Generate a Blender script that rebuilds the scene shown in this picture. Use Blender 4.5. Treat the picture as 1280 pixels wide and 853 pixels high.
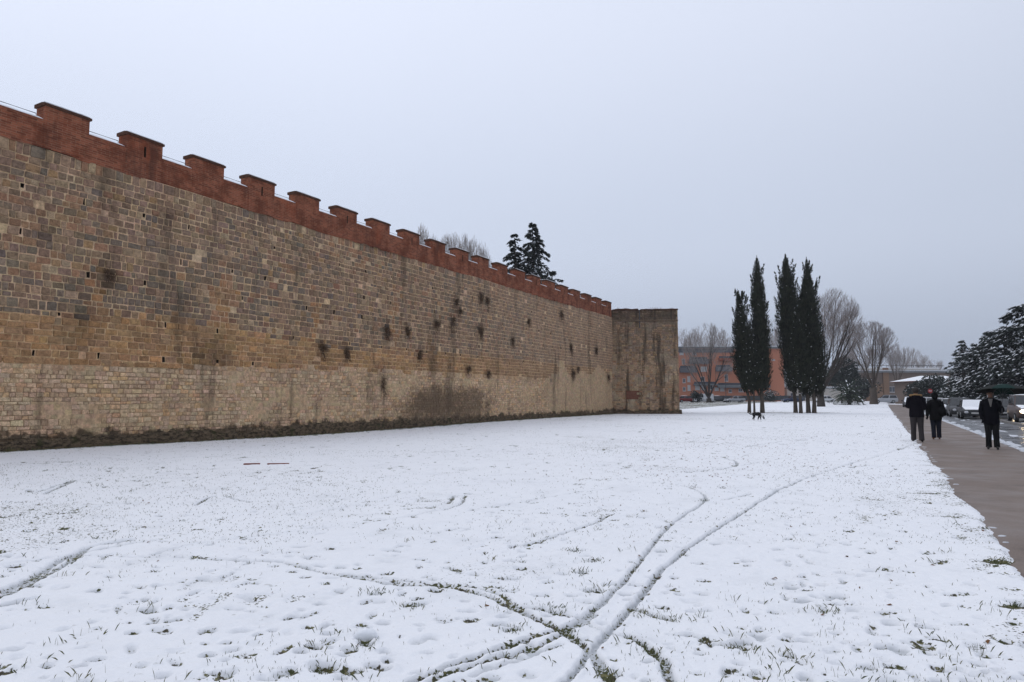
import bpy, bmesh, math, random
import numpy as np
from mathutils import Vector, Matrix

for o in list(bpy.data.objects): bpy.data.objects.remove(o, do_unlink=True)
scene = bpy.context.scene
COL = scene.collection
R = math.radians

# ------------------------------------------------------------------ camera, sky, sun, exposure
CAM_H = 1.5
FPX = 850.0
PITCH = math.atan(71 / FPX)
cam_data = bpy.data.cameras.new('camera')
cam_data.sensor_width = 36.0
cam_data.lens = 36.0 * FPX / 1280.0
cam_data.clip_start = 0.05
cam_data.clip_end = 6000
cam = bpy.data.objects.new('camera', cam_data)
COL.objects.link(cam)
cam.location = (0, 0, CAM_H)
cam.rotation_euler = (math.pi / 2 + PITCH, 0, 0)
scene.camera = cam

SUN_EL, SUN_AZ = 52.0, -55.0          # cloud-veiled sun, beyond the wall to the left (azimuth from +Y, clockwise)
world = bpy.data.worlds.new('World')
scene.world = world
world.use_nodes = True
wt = world.node_tree
wt.nodes.clear()
def wn(t, **k):
    n = wt.nodes.new(t)
    for a, b in k.items(): setattr(n, a, b)
    return n
wl = wt.links.new
sky = wn('ShaderNodeTexSky', sky_type='NISHITA', sun_disc=False)
sky.sun_elevation = R(SUN_EL); sky.sun_rotation = R(SUN_AZ); sky.air_density = 1.0; sky.dust_density = 4.0
bg_clear = wn('ShaderNodeBackground'); bg_clear.inputs['Strength'].default_value = 0.004
wl(sky.outputs[0], bg_clear.inputs['Color'])
# overcast deck: darker blue-grey at the horizon, paler overhead and around the veiled sun
tc = wn('ShaderNodeTexCoord')
sep = wn('ShaderNodeSeparateXYZ'); wl(tc.outputs['Generated'], sep.inputs[0])
ramp = wn('ShaderNodeValToRGB'); ramp.color_ramp.interpolation = 'EASE'
ce = ramp.color_ramp.elements
ce[0].position = 0.0; ce[0].color = (0.44, 0.505, 0.635, 1)
ce[1].position = 1.0; ce[1].color = (0.80, 0.845, 0.965, 1)
e = ce.new(0.22); e.color = (0.60, 0.665, 0.805, 1)
e = ce.new(0.55); e.color = (0.71, 0.765, 0.905, 1)
wl(sep.outputs['Z'], ramp.inputs[0])
sd = Vector((math.sin(R(SUN_AZ)) * math.cos(R(SUN_EL)), math.cos(R(SUN_AZ)) * math.cos(R(SUN_EL)), math.sin(R(SUN_EL))))
dot = wn('ShaderNodeVectorMath', operation='DOT_PRODUCT'); dot.inputs[1].default_value = sd
wl(tc.outputs['Generated'], dot.inputs[0])
mr = wn('ShaderNodeMapRange'); mr.inputs['From Min'].default_value = -0.3; mr.inputs['From Max'].default_value = 1.0
mr.inputs['To Min'].default_value = 0.80; mr.inputs['To Max'].default_value = 1.16
wl(dot.outputs['Value'], mr.inputs['Value'])
nz = wn('ShaderNodeTexNoise'); nz.inputs['Scale'].default_value = 2.2; nz.inputs['Detail'].default_value = 3
wl(tc.outputs['Generated'], nz.inputs['Vector'])
mr2 = wn('ShaderNodeMapRange'); mr2.inputs['To Min'].default_value = 0.975; mr2.inputs['To Max'].default_value = 1.025
wl(nz.outputs[0], mr2.inputs['Value'])
mu = wn('ShaderNodeMath', operation='MULTIPLY'); wl(mr.outputs[0], mu.inputs[0]); wl(mr2.outputs[0], mu.inputs[1])
bg_cloud = wn('ShaderNodeBackground')
wl(ramp.outputs[0], bg_cloud.inputs['Color']); wl(mu.outputs[0], bg_cloud.inputs['Strength'])
adds = wn('ShaderNodeAddShader'); wl(bg_clear.outputs[0], adds.inputs[0]); wl(bg_cloud.outputs[0], adds.inputs[1])
wout = wn('ShaderNodeOutputWorld'); wl(adds.outputs[0], wout.inputs['Surface'])

sun_data = bpy.data.lights.new('sun', 'SUN')
sun_data.energy = 0.5; sun_data.angle = R(40); sun_data.color = (1.0, 0.97, 0.93)
sun = bpy.data.objects.new('sun', sun_data); COL.objects.link(sun)
sun.rotation_euler = (-sd).to_track_quat('-Z', 'Y').to_euler()
sun.location = (0, 0, 40)

vs = scene.view_settings
vs.view_transform = 'Standard'; vs.look = 'None'; vs.gamma = 1; vs.exposure = 0.0; vs.use_curve_mapping = False
scene.render.engine = 'CYCLES'
scene.render.resolution_x = 1024; scene.render.resolution_y = 682

# ------------------------------------------------------------------ helpers
FW = Vector((0, math.cos(PITCH), math.sin(PITCH))); UPV = Vector((0, -math.sin(PITCH), math.cos(PITCH))); RT = Vector((1, 0, 0))
CC = Vector((0, 0, CAM_H))
def ray(px, py): return RT * (px - 640) + UPV * (426.5 - py) + FW * FPX
def gnd(px, py, z=0.0):
    d = ray(px, py); return CC + d * ((z - CAM_H) / d.z)
def at(px, py, Y):
    d = ray(px, py); return CC + d * (Y / d.y)
def X_at(px, Y): return at(px, 497.5, Y).x

TH = R(28.418)
DW = Vector((math.sin(TH), math.cos(TH), 0))        # along the wall and the path
NW = Vector((math.cos(TH), -math.sin(TH), 0))       # away from the wall
A0 = Vector((-14.272, 19.146, 0))
def ds(d, s): return A0 + DW * s + NW * (21.664 + d)   # d = offset right of the camera line, s = along

def smooth(a, b, x):
    t = np.clip((np.asarray(x, float) - a) / (b - a), 0, 1); return t * t * (3 - 2 * t)
def gz(x, y):
    y = np.asarray(y, float)
    base = 0.6 * np.clip((y - 70) / 80.0, 0, 1)
    s = (np.asarray(x, float) - A0.x) * DW.x + (y - A0.y) * DW.y
    d = (np.asarray(x, float) - A0.x) * NW.x + (y - A0.y) * NW.y
    return base - 0.12 * np.exp(-((s - 13) / 11) ** 2) * (1 - smooth(0, 9, d))
def gzf(x, y): return float(gz(x, y))

def _hash(ix, iy, seed):
    n = (ix * 374761393 + iy * 668265263 + seed * 974634777) & 0xFFFFFFFF
    n = ((n ^ (n >> 13)) * 1274126177) & 0xFFFFFFFF
    return ((n ^ (n >> 16)) & 0xFFFF) / 65535.0
def vnoise(x, y, seed=0):
    x = np.asarray(x, float); y = np.asarray(y, float)
    xi = np.floor(x).astype(np.int64); yi = np.floor(y).astype(np.int64)
    fx = x - xi; fy = y - yi; fx = fx * fx * (3 - 2 * fx); fy = fy * fy * (3 - 2 * fy)
    a = _hash(xi, yi, seed); b = _hash(xi + 1, yi, seed); c = _hash(xi, yi + 1, seed); d = _hash(xi + 1, yi + 1, seed)
    return (a * (1 - fx) + b * fx) * (1 - fy) + (c * (1 - fx) + d * fx) * fy
def fbm(x, y, o=4, seed=0):
    r = 0; a = 0.5; t = 0
    for i in range(o):
        r = r + a * vnoise(np.asarray(x) * 2 ** i + 17.3 * i, np.asarray(y) * 2 ** i - 9.1 * i, seed + i); t += a; a *= 0.5
    return r / t
def vn(x, y=0.0, seed=0): return float(vnoise(x, y, seed))

class MB:
    def __init__(s): s.v = []; s.f = []; s.m = []; s.t = []; s.tint = (1, 1, 1)
    def add(s, vs, fs, mat=0, tint=None):
        k = len(s.v); s.v.extend([tuple(p) for p in vs]); s.t.extend([tint or s.tint] * len(vs))
        for f in fs: s.f.append(tuple(i + k for i in f)); s.m.append(mat)
    def box(s, x0, x1, y0, y1, z0, z1, mat=0, tint=None, M=None):
        vs = [(x, y, z) for z in (z0, z1) for y in (y0, y1) for x in (x0, x1)]
        if M is not None: vs = [M @ Vector(p) for p in vs]
        s.add(vs, [(0, 2, 3, 1), (4, 5, 7, 6), (0, 1, 5, 4), (2, 6, 7, 3), (0, 4, 6, 2), (1, 3, 7, 5)], mat, tint)
    def tube(s, pts, rad, n=5, mat=0, tint=None, cap=True):
        pts = [Vector(p) for p in pts]
        if not hasattr(rad, '__len__'): rad = [rad] * len(pts)
        vs = []; ref = None
        for i, p in enumerate(pts):
            d = (pts[min(i + 1, len(pts) - 1)] - pts[max(i - 1, 0)])
            if d.length < 1e-9: d = Vector((0, 0, 1))
            d.normalize()
            if ref is None: ref = Vector((1, 0, 0)) if abs(d.x) < .8 else Vector((0, 1, 0))
            u = d.cross(ref).normalized(); w = d.cross(u); ref = -w if False else ref
            for k in range(n):
                a = 2 * math.pi * k / n; vs.append(p + (u * math.cos(a) + w * math.sin(a)) * rad[i])
        fs = []
        for i in range(len(pts) - 1):
            for k in range(n):
                fs.append((i * n + k, i * n + (k + 1) % n, (i + 1) * n + (k + 1) % n, (i + 1) * n + k))
        if cap:
            fs.append(tuple(range(n - 1, -1, -1))); fs.append(tuple((len(pts) - 1) * n + k for k in range(n)))
        s.add(vs, fs, mat, tint)
    def rings(s, rings, mat=0, tint=None, cap=True, close=True):
        n = len(rings[0]); vs = [p for r in rings for p in r]; fs = []
        for i in range(len(rings) - 1):
            for k in range(n if close else n - 1):
                fs.append((i * n + k, i * n + (k + 1) % n, (i + 1) * n + (k + 1) % n, (i + 1) * n + k))
        if cap:
            fs.append(tuple(range(n - 1, -1, -1))); fs.append(tuple((len(rings) - 1) * n + k for k in range(n)))
        s.add(vs, fs, mat, tint)
    def build(s, name, mats, parent=None, smooth_=False, tint=False):
        me = bpy.data.meshes.new(name); me.from_pydata(s.v, [], s.f)
        if not isinstance(mats, (list, tuple)): mats = [mats]
        for m in mats: me.materials.append(m)
        if len(mats) > 1: me.polygons.foreach_set('material_index', s.m)
        if smooth_: me.polygons.foreach_set('use_smooth', [True] * len(me.polygons))
        if tint:
            at_ = me.color_attributes.new('tint', 'FLOAT_COLOR', 'POINT')
            a = np.ones((len(s.v), 4), np.float32); a[:, :3] = np.array(s.t, np.float32)
            at_.data.foreach_set('color', a.ravel())
        me.validate(); me.update()
        return link(name, me, parent)
def link(name, me, parent=None):
    o = bpy.data.objects.new(name, me); COL.objects.link(o)
    if parent is not None: o.parent = parent
    return o
def empty(name, loc=(0, 0, 0), rz=0.0):
    o = bpy.data.objects.new(name, None); COL.objects.link(o); o.location = loc; o.rotation_euler = (0, 0, rz)
    o.empty_display_size = 0.2
    return o
def tag(o, label=None, cat=None, group=None, kind=None):
    if label: o['label'] = label
    if cat: o['category'] = cat
    if group: o['group'] = group
    if kind: o['kind'] = kind
    return o

# ------------------------------------------------------------------ materials
class NT:
    def __init__(s, name, rough=0.8, spec=0.3):
        s.m = bpy.data.materials.new(name); s.m.use_nodes = True; s.t = s.m.node_tree
        s.b = s.t.nodes['Principled BSDF']; s.b.inputs['Roughness'].default_value = rough
        s.b.inputs['Specular IOR Level'].default_value = spec
    def n(s, t, **k):
        n = s.t.nodes.new(t)
        for a, b in k.items(): setattr(n, a, b)
        return n
    def l(s, a, b): s.t.links.new(a, b)
    def pos(s, scale=(1, 1, 1), obj=False):
        src = s.n('ShaderNodeTexCoord').outputs['Object'] if obj else s.n('ShaderNodeNewGeometry').outputs['Position']
        if tuple(scale) == (1, 1, 1): return src
        v = s.n('ShaderNodeVectorMath', operation='MULTIPLY'); v.inputs[1].default_value = scale; s.l(src, v.inputs[0]); return v.outputs[0]
    def noise(s, scale, detail=4, rough=.55, vec=None, lo=0.0, hi=1.0, dist=0.0):
        n = s.n('ShaderNodeTexNoise'); n.inputs['Scale'].default_value = scale; n.inputs['Detail'].default_value = detail
        n.inputs['Roughness'].default_value = rough; n.inputs['Distortion'].default_value = dist
        s.l(vec if vec is not None else s.pos(), n.inputs['Vector'])
        if (lo, hi) != (0.0, 1.0): return s.map(n.outputs[0], lo, hi)
        return n.outputs[0]
    def map(s, v, lo, hi, a=0.0, b=1.0):
        r = s.n('ShaderNodeMapRange', interpolation_type='SMOOTHSTEP'); s.l(v, r.inputs['Value'])
        r.inputs['From Min'].default_value = lo; r.inputs['From Max'].default_value = hi
        r.inputs['To Min'].default_value = a; r.inputs['To Max'].default_value = b
        return r.outputs[0]
    def mix(s, f, a, b, mode='MIX'):
        x = s.n('ShaderNodeMix', data_type='RGBA', blend_type=mode)
        if hasattr(f, 'node'): s.l(f, x.inputs[0])
        else: x.inputs[0].default_value = f
        for i, c in ((6, a), (7, b)):
            if hasattr(c, 'node'): s.l(c, x.inputs[i])
            else: x.inputs[i].default_value = (*c, 1)
        return x.outputs[2]
    def math(s, op, a, b):
        x = s.n('ShaderNodeMath', operation=op)
        for i, c in ((0, a), (1, b)):
            if hasattr(c, 'node'): s.l(c, x.inputs[i])
            else: x.inputs[i].default_value = c
        return x.outputs[0]
    def attr(s, name, col=True):
        a = s.n('ShaderNodeAttribute', attribute_name=name); return a.outputs['Color'] if col else a.outputs['Fac']
    def color(s, c):
        if hasattr(c, 'node'): s.l(c, s.b.inputs['Base Color'])
        else: s.b.inputs['Base Color'].default_value = (*c, 1)
        return s
    def bump(s, h, strength=.4, dist=.02):
        b = s.n('ShaderNodeBump'); b.inputs['Strength'].default_value = strength; b.inputs['Distance'].default_value = dist
        s.l(h, b.inputs['Height']); s.l(b.outputs[0], s.b.inputs['Normal']); return s
def plain(name, c, rough=.7, spec=.3, var=.25, scale=3.0, bump=0.0, metal=0.0):
    t = NT(name, rough, spec); f = t.noise(scale, 4)
    t.color(t.mix(f, tuple(x * (1 - var) for x in c), tuple(min(1, x * (1 + var)) for x in c)))
    if bump: t.bump(t.noise(scale * 8, 4), bump, .02)
    t.b.inputs['Metallic'].default_value = metal
    return t.m
M = {}

def mk_snow():
    t = NT('snow', .75, .15)
    f = t.noise(.7, 4); t.color(t.mix(f, (.80, .82, .85), (.88, .89, .905)))
    t.bump(t.noise(22, 5, .6), .35, .03); M['snow'] = t.m
    t = NT('field_snow', .75, .15)
    f = t.noise(.45, 5); sn = t.mix(f, (.79, .80, .825), (.85, .857, .87))
    sn = t.mix(t.map(t.noise(1.3, 6, .7), .5, .72, 0, .45), sn, (.64, .655, .675))
    sn = t.mix(t.map(t.attr('press', False), .15, 1.0, 0, .8), sn, (.40, .42, .44))
    g = t.noise(9, 3); soil = t.mix(t.map(g, .4, .6), (.06, .052, .036), (.062, .07, .03))
    soil = t.mix(t.map(t.noise(30, 3), .5, .62), soil, (.16, .15, .07))
    br = t.math('ADD', t.attr('bare', False), t.noise(38, 4, lo=.32, hi=.68))
    bare = t.map(br, 1.08, 1.3)
    # far out in the field, grass tips and leaf crumbs pepper the snow
    fl = t.math('MULTIPLY', t.map(t.noise(15, 2, .5), .685, .74), t.map(t.noise(.55, 3), .45, .66))
    bare = t.math('MAXIMUM', bare, t.math('MULTIPLY', fl, .55))
    t.color(t.mix(bare, sn, soil))
    t.bump(t.noise(30, 5, .65), .45, .02); M['field'] = t.m
mk_snow()

def mk_wall():
    # old masonry: per-stone tint, grain, lichen, water streaks, rising damp at the foot
    def stain(t, c, k=1.0, damp=True):
        st = t.noise(1.0, 5, .65, vec=t.pos((1.1 * k, 1.1 * k, .13 * k ** .5)))
        c = t.mix(t.map(st, .60 - .06 * k, .74 - .06 * k, 0, min(.85, .5 * k)), c, (.05, .038, .027))
        lg = t.noise(.33, 4, .6)
        c = t.mix(t.map(lg, .52, .74, 0, .22), c, (.2, .135, .08))
        gr = t.noise(.9, 5, .65); c = t.mix(t.map(gr, .56, .72, 0, .35), c, (.125, .112, .095))
        if damp:
            sx = t.n('ShaderNodeSeparateXYZ'); t.l(t.pos(), sx.inputs[0])
            zz = t.math('ADD', sx.outputs[2], t.math('MULTIPLY', t.noise(1.6, 6, .7), -1.5))
            c = t.mix(t.map(zz, -.47, -.2, .88, 0), c, (.05, .038, .025))
            dt = t.n('ShaderNodeVectorMath', operation='DOT_PRODUCT'); dt.inputs[1].default_value = DW; t.l(t.pos(), dt.inputs[0])
            u = t.math('MULTIPLY', t.math('SUBTRACT', dt.outputs['Value'], A0.dot(DW) + 22.6), 1 / 5.2); v = t.math('MULTIPLY', t.math('SUBTRACT', sx.outputs[2], 1.05), 1 / 1.25)
            rr = t.math('ADD', t.math('ADD', t.math('MULTIPLY', u, u), t.math('MULTIPLY', v, v)), t.math('MULTIPLY', t.math('SUBTRACT', t.noise(1.1, 6, .7), .5), 2.6))
            rr = t.math('ADD', rr, t.math('MULTIPLY', t.math('SUBTRACT', t.noise(9, 4, .6), .5), 1.6)); c = t.mix(t.map(rr, .3, 1.3, .72, 0), c, (.12, .085, .058))
        return c
    for suf, k in (('', 1.0), ('_tower', 1.6)):
        t = NT('stone' + suf, .9, .15)
        g = t.noise(9, 6, .75); c = t.mix(t.map(g, .25, .75), (.82, .715, .625), (2.1, 1.86, 1.65)); c = t.mix(1, t.attr('tint'), c, 'MULTIPLY')
        sp = t.map(t.noise(40, 3, .6), .57, .7, 0, .6); c = t.mix(sp, c, (.06, .045, .032))
        t.color(stain(t, c, k)); t.bump(t.noise(24, 6, .7), .9, .04); M['stone' + suf] = t.m
        t = NT('mortar' + suf, .95, .1)
        g = t.noise(7, 6, .75); c = t.mix(t.map(g, .25, .75), (.78, .69, .60), (1.78, 1.58, 1.38)); c = t.mix(1, t.attr('tint'), c, 'MULTIPLY')
        t.color(stain(t, c, k)); t.bump(t.noise(26, 6, .7), .9, .04); M['mortar' + suf] = t.m
    t = NT('mossy_base', .95, .1)
    c = t.mix(t.map(t.noise(5, 6, .75, vec=t.pos((1, 1, 2.5))), .38, .62), (.036, .027, .018), (.17, .125, .082))
    c = t.mix(t.map(t.noise(2.2, 5, .65), .55, .68, 0, .7), c, (.035, .04, .014))
    c = t.mix(t.map(t.noise(13, 4, .6), .62, .72, 0, .8), c, (.24, .18, .11))
    t.color(c); t.bump(t.noise(16, 6, .7), 1, .05); M['base'] = t.m
    t = NT('brick', .9, .15)
    tc = t.n('ShaderNodeTexCoord'); mp = t.n('ShaderNodeMapping'); mp.inputs['Rotation'].default_value = (R(-90), 0, 0)
    sx = t.n('ShaderNodeSeparateXYZ'); t.l(tc.outputs['Object'], sx.inputs[0])
    cx = t.n('ShaderNodeCombineXYZ'); t.l(t.math('ADD', sx.outputs[0], sx.outputs[1]), cx.inputs[0]); t.l(sx.outputs[2], cx.inputs[1])
    br = t.n('ShaderNodeTexBrick'); t.l(cx.outputs[0], br.inputs['Vector'])
    br.inputs['Scale'].default_value = 1; br.inputs['Brick Width'].default_value = .27; br.inputs['Row Height'].default_value = .068
    br.inputs['Mortar Size'].default_value = .009; br.inputs['Mortar Smooth'].default_value = .3; br.inputs['Bias'].default_value = -.1
    br.inputs['Color1'].default_value = (.34, .11, .058, 1); br.inputs['Color2'].default_value = (.15, .046, .027, 1)
    br.inputs['Mortar'].default_value = (.32, .17, .105, 1)
    c = br.outputs['Color']
    c = t.mix(t.map(t.noise(1.3, 6, .7), .42, .64, 0, .75), c, (.105, .030, .015))
    c = t.mix(t.map(t.noise(3.2, 5, .7), .5, .66, 0, .5), c, (.19, .047, .021))
    c = t.mix(t.map(t.noise(.7, 4, .6), .55, .72, 0, .5), c, (.35, .085, .034))
    c = t.mix(t.map(t.noise(6, 5, .65), .63, .72, 0, .6), c, (.34, .16, .085))
    c = t.mix(t.map(t.noise(1.2, 5, .65, vec=t.pos((1.3, 1.3, .25))), .52, .7, 0, .6), c, (.07, .032, .022))
    c = t.mix(t.map(t.noise(14, 4, .7), .58, .7, 0, .5), c, (.2, .1, .062))
    t.color(c)
    hh = t.math('ADD', t.math('MULTIPLY', br.outputs['Fac'], -1.2), t.noise(30, 4)); t.bump(hh, .8, .02); M['brick'] = t.m
    M['cap'] = plain('mossy_cap', (.075, .036, .024), .95, .1, .5, 5, .8)
    t = NT('hole_dark', .95, .05); t.color((.06, .045, .032)); M['hole'] = t.m
mk_wall()
M['rail'] = plain('rail_iron', (.06, .06, .062), .5, .4, .2)
def mk_path():
    t = NT('path_paving', .65, .22)
    f = t.noise(.5, 5, .6); c = t.mix(f, (.185, .142, .118), (.24, .192, .163))
    c = t.mix(t.map(t.noise(60, 3, .6), .35, .65, 0, .5), c, (.12, .095, .08))
    c = t.mix(t.map(t.noise(1.4, 6, .75), .48, .68, 0, .6), c, (.115, .092, .079))
    c = t.mix(t.map(t.noise(7, 5, .75), .6, .72, 0, .5), c, (.27, .235, .21))
    t.color(c); r = t.map(t.noise(.8, 5, .6), .35, .65, .48, .8); t.l(r, t.b.inputs['Roughness'])
    t.bump(t.noise(110, 3), .35, .006); M['path'] = t.m
    t = NT('wet_asphalt', .35, .5)
    f = t.noise(.6, 5, .6); c = t.mix(f, (.035, .035, .038), (.075, .073, .074))
    c = t.mix(t.map(t.noise(50, 3), .35, .65, 0, .4), c, (.09, .088, .085)); t.color(c)
    r = t.map(t.noise(.5, 5, .6), .35, .65, .16, .5); t.l(r, t.b.inputs['Roughness'])
    t.bump(t.noise(90, 3), .3, .006); M['road'] = t.m
mk_path()
M['kerb'] = plain('kerb_stone', (.22, .21, .2), .8, .2, .25, 4, .5)
M['slush'] = plain('slush', (.55, .57, .6), .5, .3, .25, 6, .6)
def leafmat(name, a, b, rough=.75):
    t = NT(name, rough, .15); t.color(t.mix(t.map(t.noise(2.5, 3), .3, .7), a, b)); return t.m
M['cypress'] = leafmat('cypress_leaf', (.012, .016, .010), (.032, .036, .021))
M['cypress_core'] = plain('cypress_core', (.014, .014, .011), .95, .05, .3)
M['needle'] = leafmat('conifer_needle', (.020, .030, .026), (.045, .058, .046))
M['needle_dark'] = leafmat('dark_needle', (.015, .022, .02), (.035, .043, .038))
M['oakleaf'] = leafmat('evergreen_leaf', (.022, .03, .028), (.05, .06, .052))
M['palm'] = leafmat('palm_leaf', (.03, .045, .03), (.075, .095, .06))
M['bark'] = plain('bark', (.085, .068, .055), .95, .1, .4, 6, .6)
M['bark_dark'] = plain('dark_bark', (.055, .046, .04), .95, .1, .4, 6, .6)
M['bark_pale'] = plain('pale_bark', (.13, .105, .085), .95, .1, .35, 6, .6)
M['twig'] = plain('twig', (.235, .195, .175), .95, .1, .3, 2)
M['twig_grey'] = plain('grey_twig', (.30, .265, .245), .95, .1, .3, 2)
M['dryweed'] = plain('dry_weed', (.085, .055, .036), .95, .05, .4, 6)
M['grass'] = leafmat('grass', (.05, .07, .022), (.15, .14, .06))
M['leaf'] = plain('fallen_leaf', (.15, .075, .035), .9, .1, .5, 5)
M['redboard'] = plain('red_board', (.20, .055, .035), .8, .2, .3, 8)
# ------------------------------------------------------------------ ground
rng = np.random.default_rng(7); random.seed(7)
ROAD_L, ROAD_R = 3.62, 13.4
PATH_END_S = 124.0
CROSS0, CROSS1 = 141.5, 157.0

def rows_y():
    ys = [2.6]
    while ys[-1] < 62: ys.append(ys[-1] + max(.0125, ys[-1] ** 2 / 1275 * .78))
    while ys[-1] < 175: ys.append(ys[-1] + 1.6)
    return np.array(ys)
YS = rows_y(); NC = 860
TT = np.linspace(-1, 1, NC)
GX = TT[None, :] * (YS[:, None] * .86 + 2.2); GY = np.repeat(YS[:, None], NC, 1)
GX = GX + 0.0
SS = (GX - A0.x) * DW.x + (GY - A0.y) * DW.y
DD = GX * NW.x + GY * NW.y                     # offset right of the camera line
base = gz(GX, GY)
snow = .036 + .018 * (fbm(GX * .6, GY * .6, 3, 1) - .5) + .03 * (fbm(GX * 3.2, GY * 3.2, 4, 5) - .5)
snow = snow + .02 * (fbm(GX * 14, GY * 14, 3, 9) - .5)
bare = np.zeros_like(GX)
# thinner, patchier cover drifts through the lawn
thin = fbm(GX * .35, GY * .35, 4, 33)
bare += .30 * smooth(.52, .78, thin)
pits = vnoise(GX * 7.5, GY * 7.5, 21) * smooth(.45, .7, fbm(GX * .9, GY * .9, 3, 51))
pit = smooth(.62, .86, pits); snow -= .018 * pit; bare += .5 * pit

def carve(poly, w=.03, depth=.03, rim=.007, brk=.35, bare_amt=.75, seed=0):
    """press a wheel or foot line into the snow"""
    P = [gnd(*p) for p in poly]
    pts = []
    for i in range(len(P) - 1):
        p0 = P[max(i - 1, 0)]; p1 = P[i]; p2 = P[i + 1]; p3 = P[min(i + 2, len(P) - 1)]
        n = max(3, int((p2 - p1).length / .35))
        for k in range(n):
            t = k / n
            pts.append(.5 * ((2 * p1) + (p2 - p0) * t + (2 * p0 - 5 * p1 + 4 * p2 - p3) * t * t + (3 * p1 - p0 - 3 * p2 + p3) * t ** 3))
    pts.append(P[-1])
    global snow, bare
    q = [(p.x + .02 * (vn(i * .7, seed) - .5), p.y + .03 * (vn(i * .6, seed + 5) - .5)) for i, p in enumerate(pts)]
    R_ = w * 3.2
    for (x0, y0), (x1, y1) in zip(q[:-1], q[1:]):
        i0 = np.searchsorted(YS, min(y0, y1) - R_); i1 = np.searchsorted(YS, max(y0, y1) + R_)
        if i1 <= i0: continue
        X = GX[i0:i1]; Y = GY[i0:i1]
        dx, dy = x1 - x0, y1 - y0; L2 = dx * dx + dy * dy + 1e-9
        u = np.clip(((X - x0) * dx + (Y - y0) * dy) / L2, 0, 1)
        d = np.hypot(X - x0 - u * dx, Y - y0 - u * dy)
        ed = d + .018 * (vnoise(X * 22, Y * 22, seed + 3) - .5)
        k = vnoise(X * 1.7, Y * 1.7, seed + 11); pres = smooth(brk - .25, brk + .1, k + .12)
        cut = (1 - smooth(w * .55, w * 1.15, ed)) * pres
        TRK[i0:i1] = np.maximum(TRK[i0:i1], cut * depth)
        RIM[i0:i1] = np.maximum(RIM[i0:i1], rim * np.exp(-((ed - w * 1.7) / (w * .6)) ** 2) * pres)
        TB[i0:i1] = np.maximum(TB[i0:i1], cut * (bare_amt * (.35 + .9 * vnoise(X * 4.5, Y * 4.5, seed + 8))))
TRK = np.zeros_like(GX); RIM = np.zeros_like(GX); TB = np.zeros_like(GX)
TRACKS = [
    ([(700, 868), (712, 853), (745, 815), (790, 765), (830, 715), (870, 682), (920, 650), (985, 610), (1050, 586), (1100, 571), (1146, 556)], .036, .036, 0.02, .48),
    ([(757, 757), (785, 727), (812, 690), (835, 664), (858, 645), (880, 631), (879, 620), (850, 609), (815, 606)], .034, .032, .05, .5),
    ([(500, 872), (534, 853), (610, 826), (655, 808), (706, 793), (735, 775), (760, 752)], .026, .032, .2, .9),
    ([(525, 870), (553, 853), (620, 832), (665, 817), (712, 796), (745, 776)], .024, .028, .3, .8),
    ([(250, 704), (300, 706), (350, 709), (400, 721), (440, 728), (500, 737), (560, 741), (610, 752), (645, 767), (690, 790), (712, 802), (745, 828), (765, 862)], .026, .034, .18, .95),
    ([(430, 724), (530, 735), (590, 741), (630, 751), (645, 765), (680, 770), (715, 779)], .022, .028, .3, .8),
    ([(785, 803), (815, 822), (830, 838), (842, 866)], .032, .034, .1, 1.0),
    ([(790, 766), (805, 772), (832, 780)], .028, .03, .05, 1.0),
    ([(842, 801), (865, 803), (895, 814), (915, 820)], .024, .028, .3, .8),
    ([(0, 746), (40, 727), (80, 704), (100, 697), (160, 686), (195, 680)], .032, .032, .2, .7),
    ([(0, 752), (45, 731), (95, 704), (108, 690), (165, 680)], .032, .03, .3, .7),
    ([(0, 765), (45, 754)], .03, .03, .2, .7),
    ([(0, 713), (60, 704), (105, 700), (180, 702), (262, 704)], .02, .02, .35, .5),
    ([(440, 661), (500, 651), (545, 642), (575, 634), (582, 622)], .026, .026, .3, .8),
    ([(560, 633), (568, 622)], .03, .028, .1, .8),
    ([(590, 640), (650, 632), (700, 622), (770, 612)], .026, .024, .4, .6),
    ([(36, 614), (45, 618), (90, 603)], .04, .03, .2, .7),
    ([(55, 620), (95, 603)], .04, .03, .3, .6),
    ([(245, 634), (262, 625), (280, 623), (310, 630), (365, 630)], .03, .026, .3, .8),
    ([(190, 700), (240, 686), (310, 676), (400, 668)], .022, .02, .45, .5),
    ([(860, 594), (915, 586), (920, 579), (905, 574)], .04, .03, .3, .6),
    ([(905, 628), (940, 620)], .03, .025, .3, .5),
    ([(640, 688), (680, 680), (735, 660), (765, 646)], .03, .028, .62, .8),
    ([(930, 560), (1000, 551), (1045, 556)], .05, .03, .5, .5),
    ([(1060, 606), (1090, 608)], .04, .03, .3, .8),
    ([(0, 640), (120, 633), (250, 634)], .022, .022, .45, .5), ([(300, 676), (420, 662), (440, 661)], .022, .022, .3, .6), ([(720, 600), (790, 604), (850, 609)], .026, .024, .4, .6), ([(250, 655), (330, 648), (420, 640), (520, 615)], .022, .022, .45, .5),
    ([(560, 612), (640, 603), (720, 600)], .028, .024, .4, .5), ([(920, 586), (980, 575), (1060, 566)], .03, .024, .45, .4), ([(120, 592), (230, 588), (350, 590)], .03, .024, .5, .4), ([(590, 853), (660, 830), (700, 815)], .02, .024, .3, .8), ([(640, 765), (700, 772), (760, 800), (785, 803)], .02, .022, .4, .7),
]
for i, (poly, w, dp, brk, ba) in enumerate(TRACKS): carve(poly, w * .78 if i < 2 else w * (1.5 if i in (4, 5, 9, 10, 12) else 1.15), dp, .008, brk - (.35 if i in (4, 5, 9, 10, 12) else .12), ba if i < 2 else ba * 1.1, 40 + i * 3)

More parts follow.
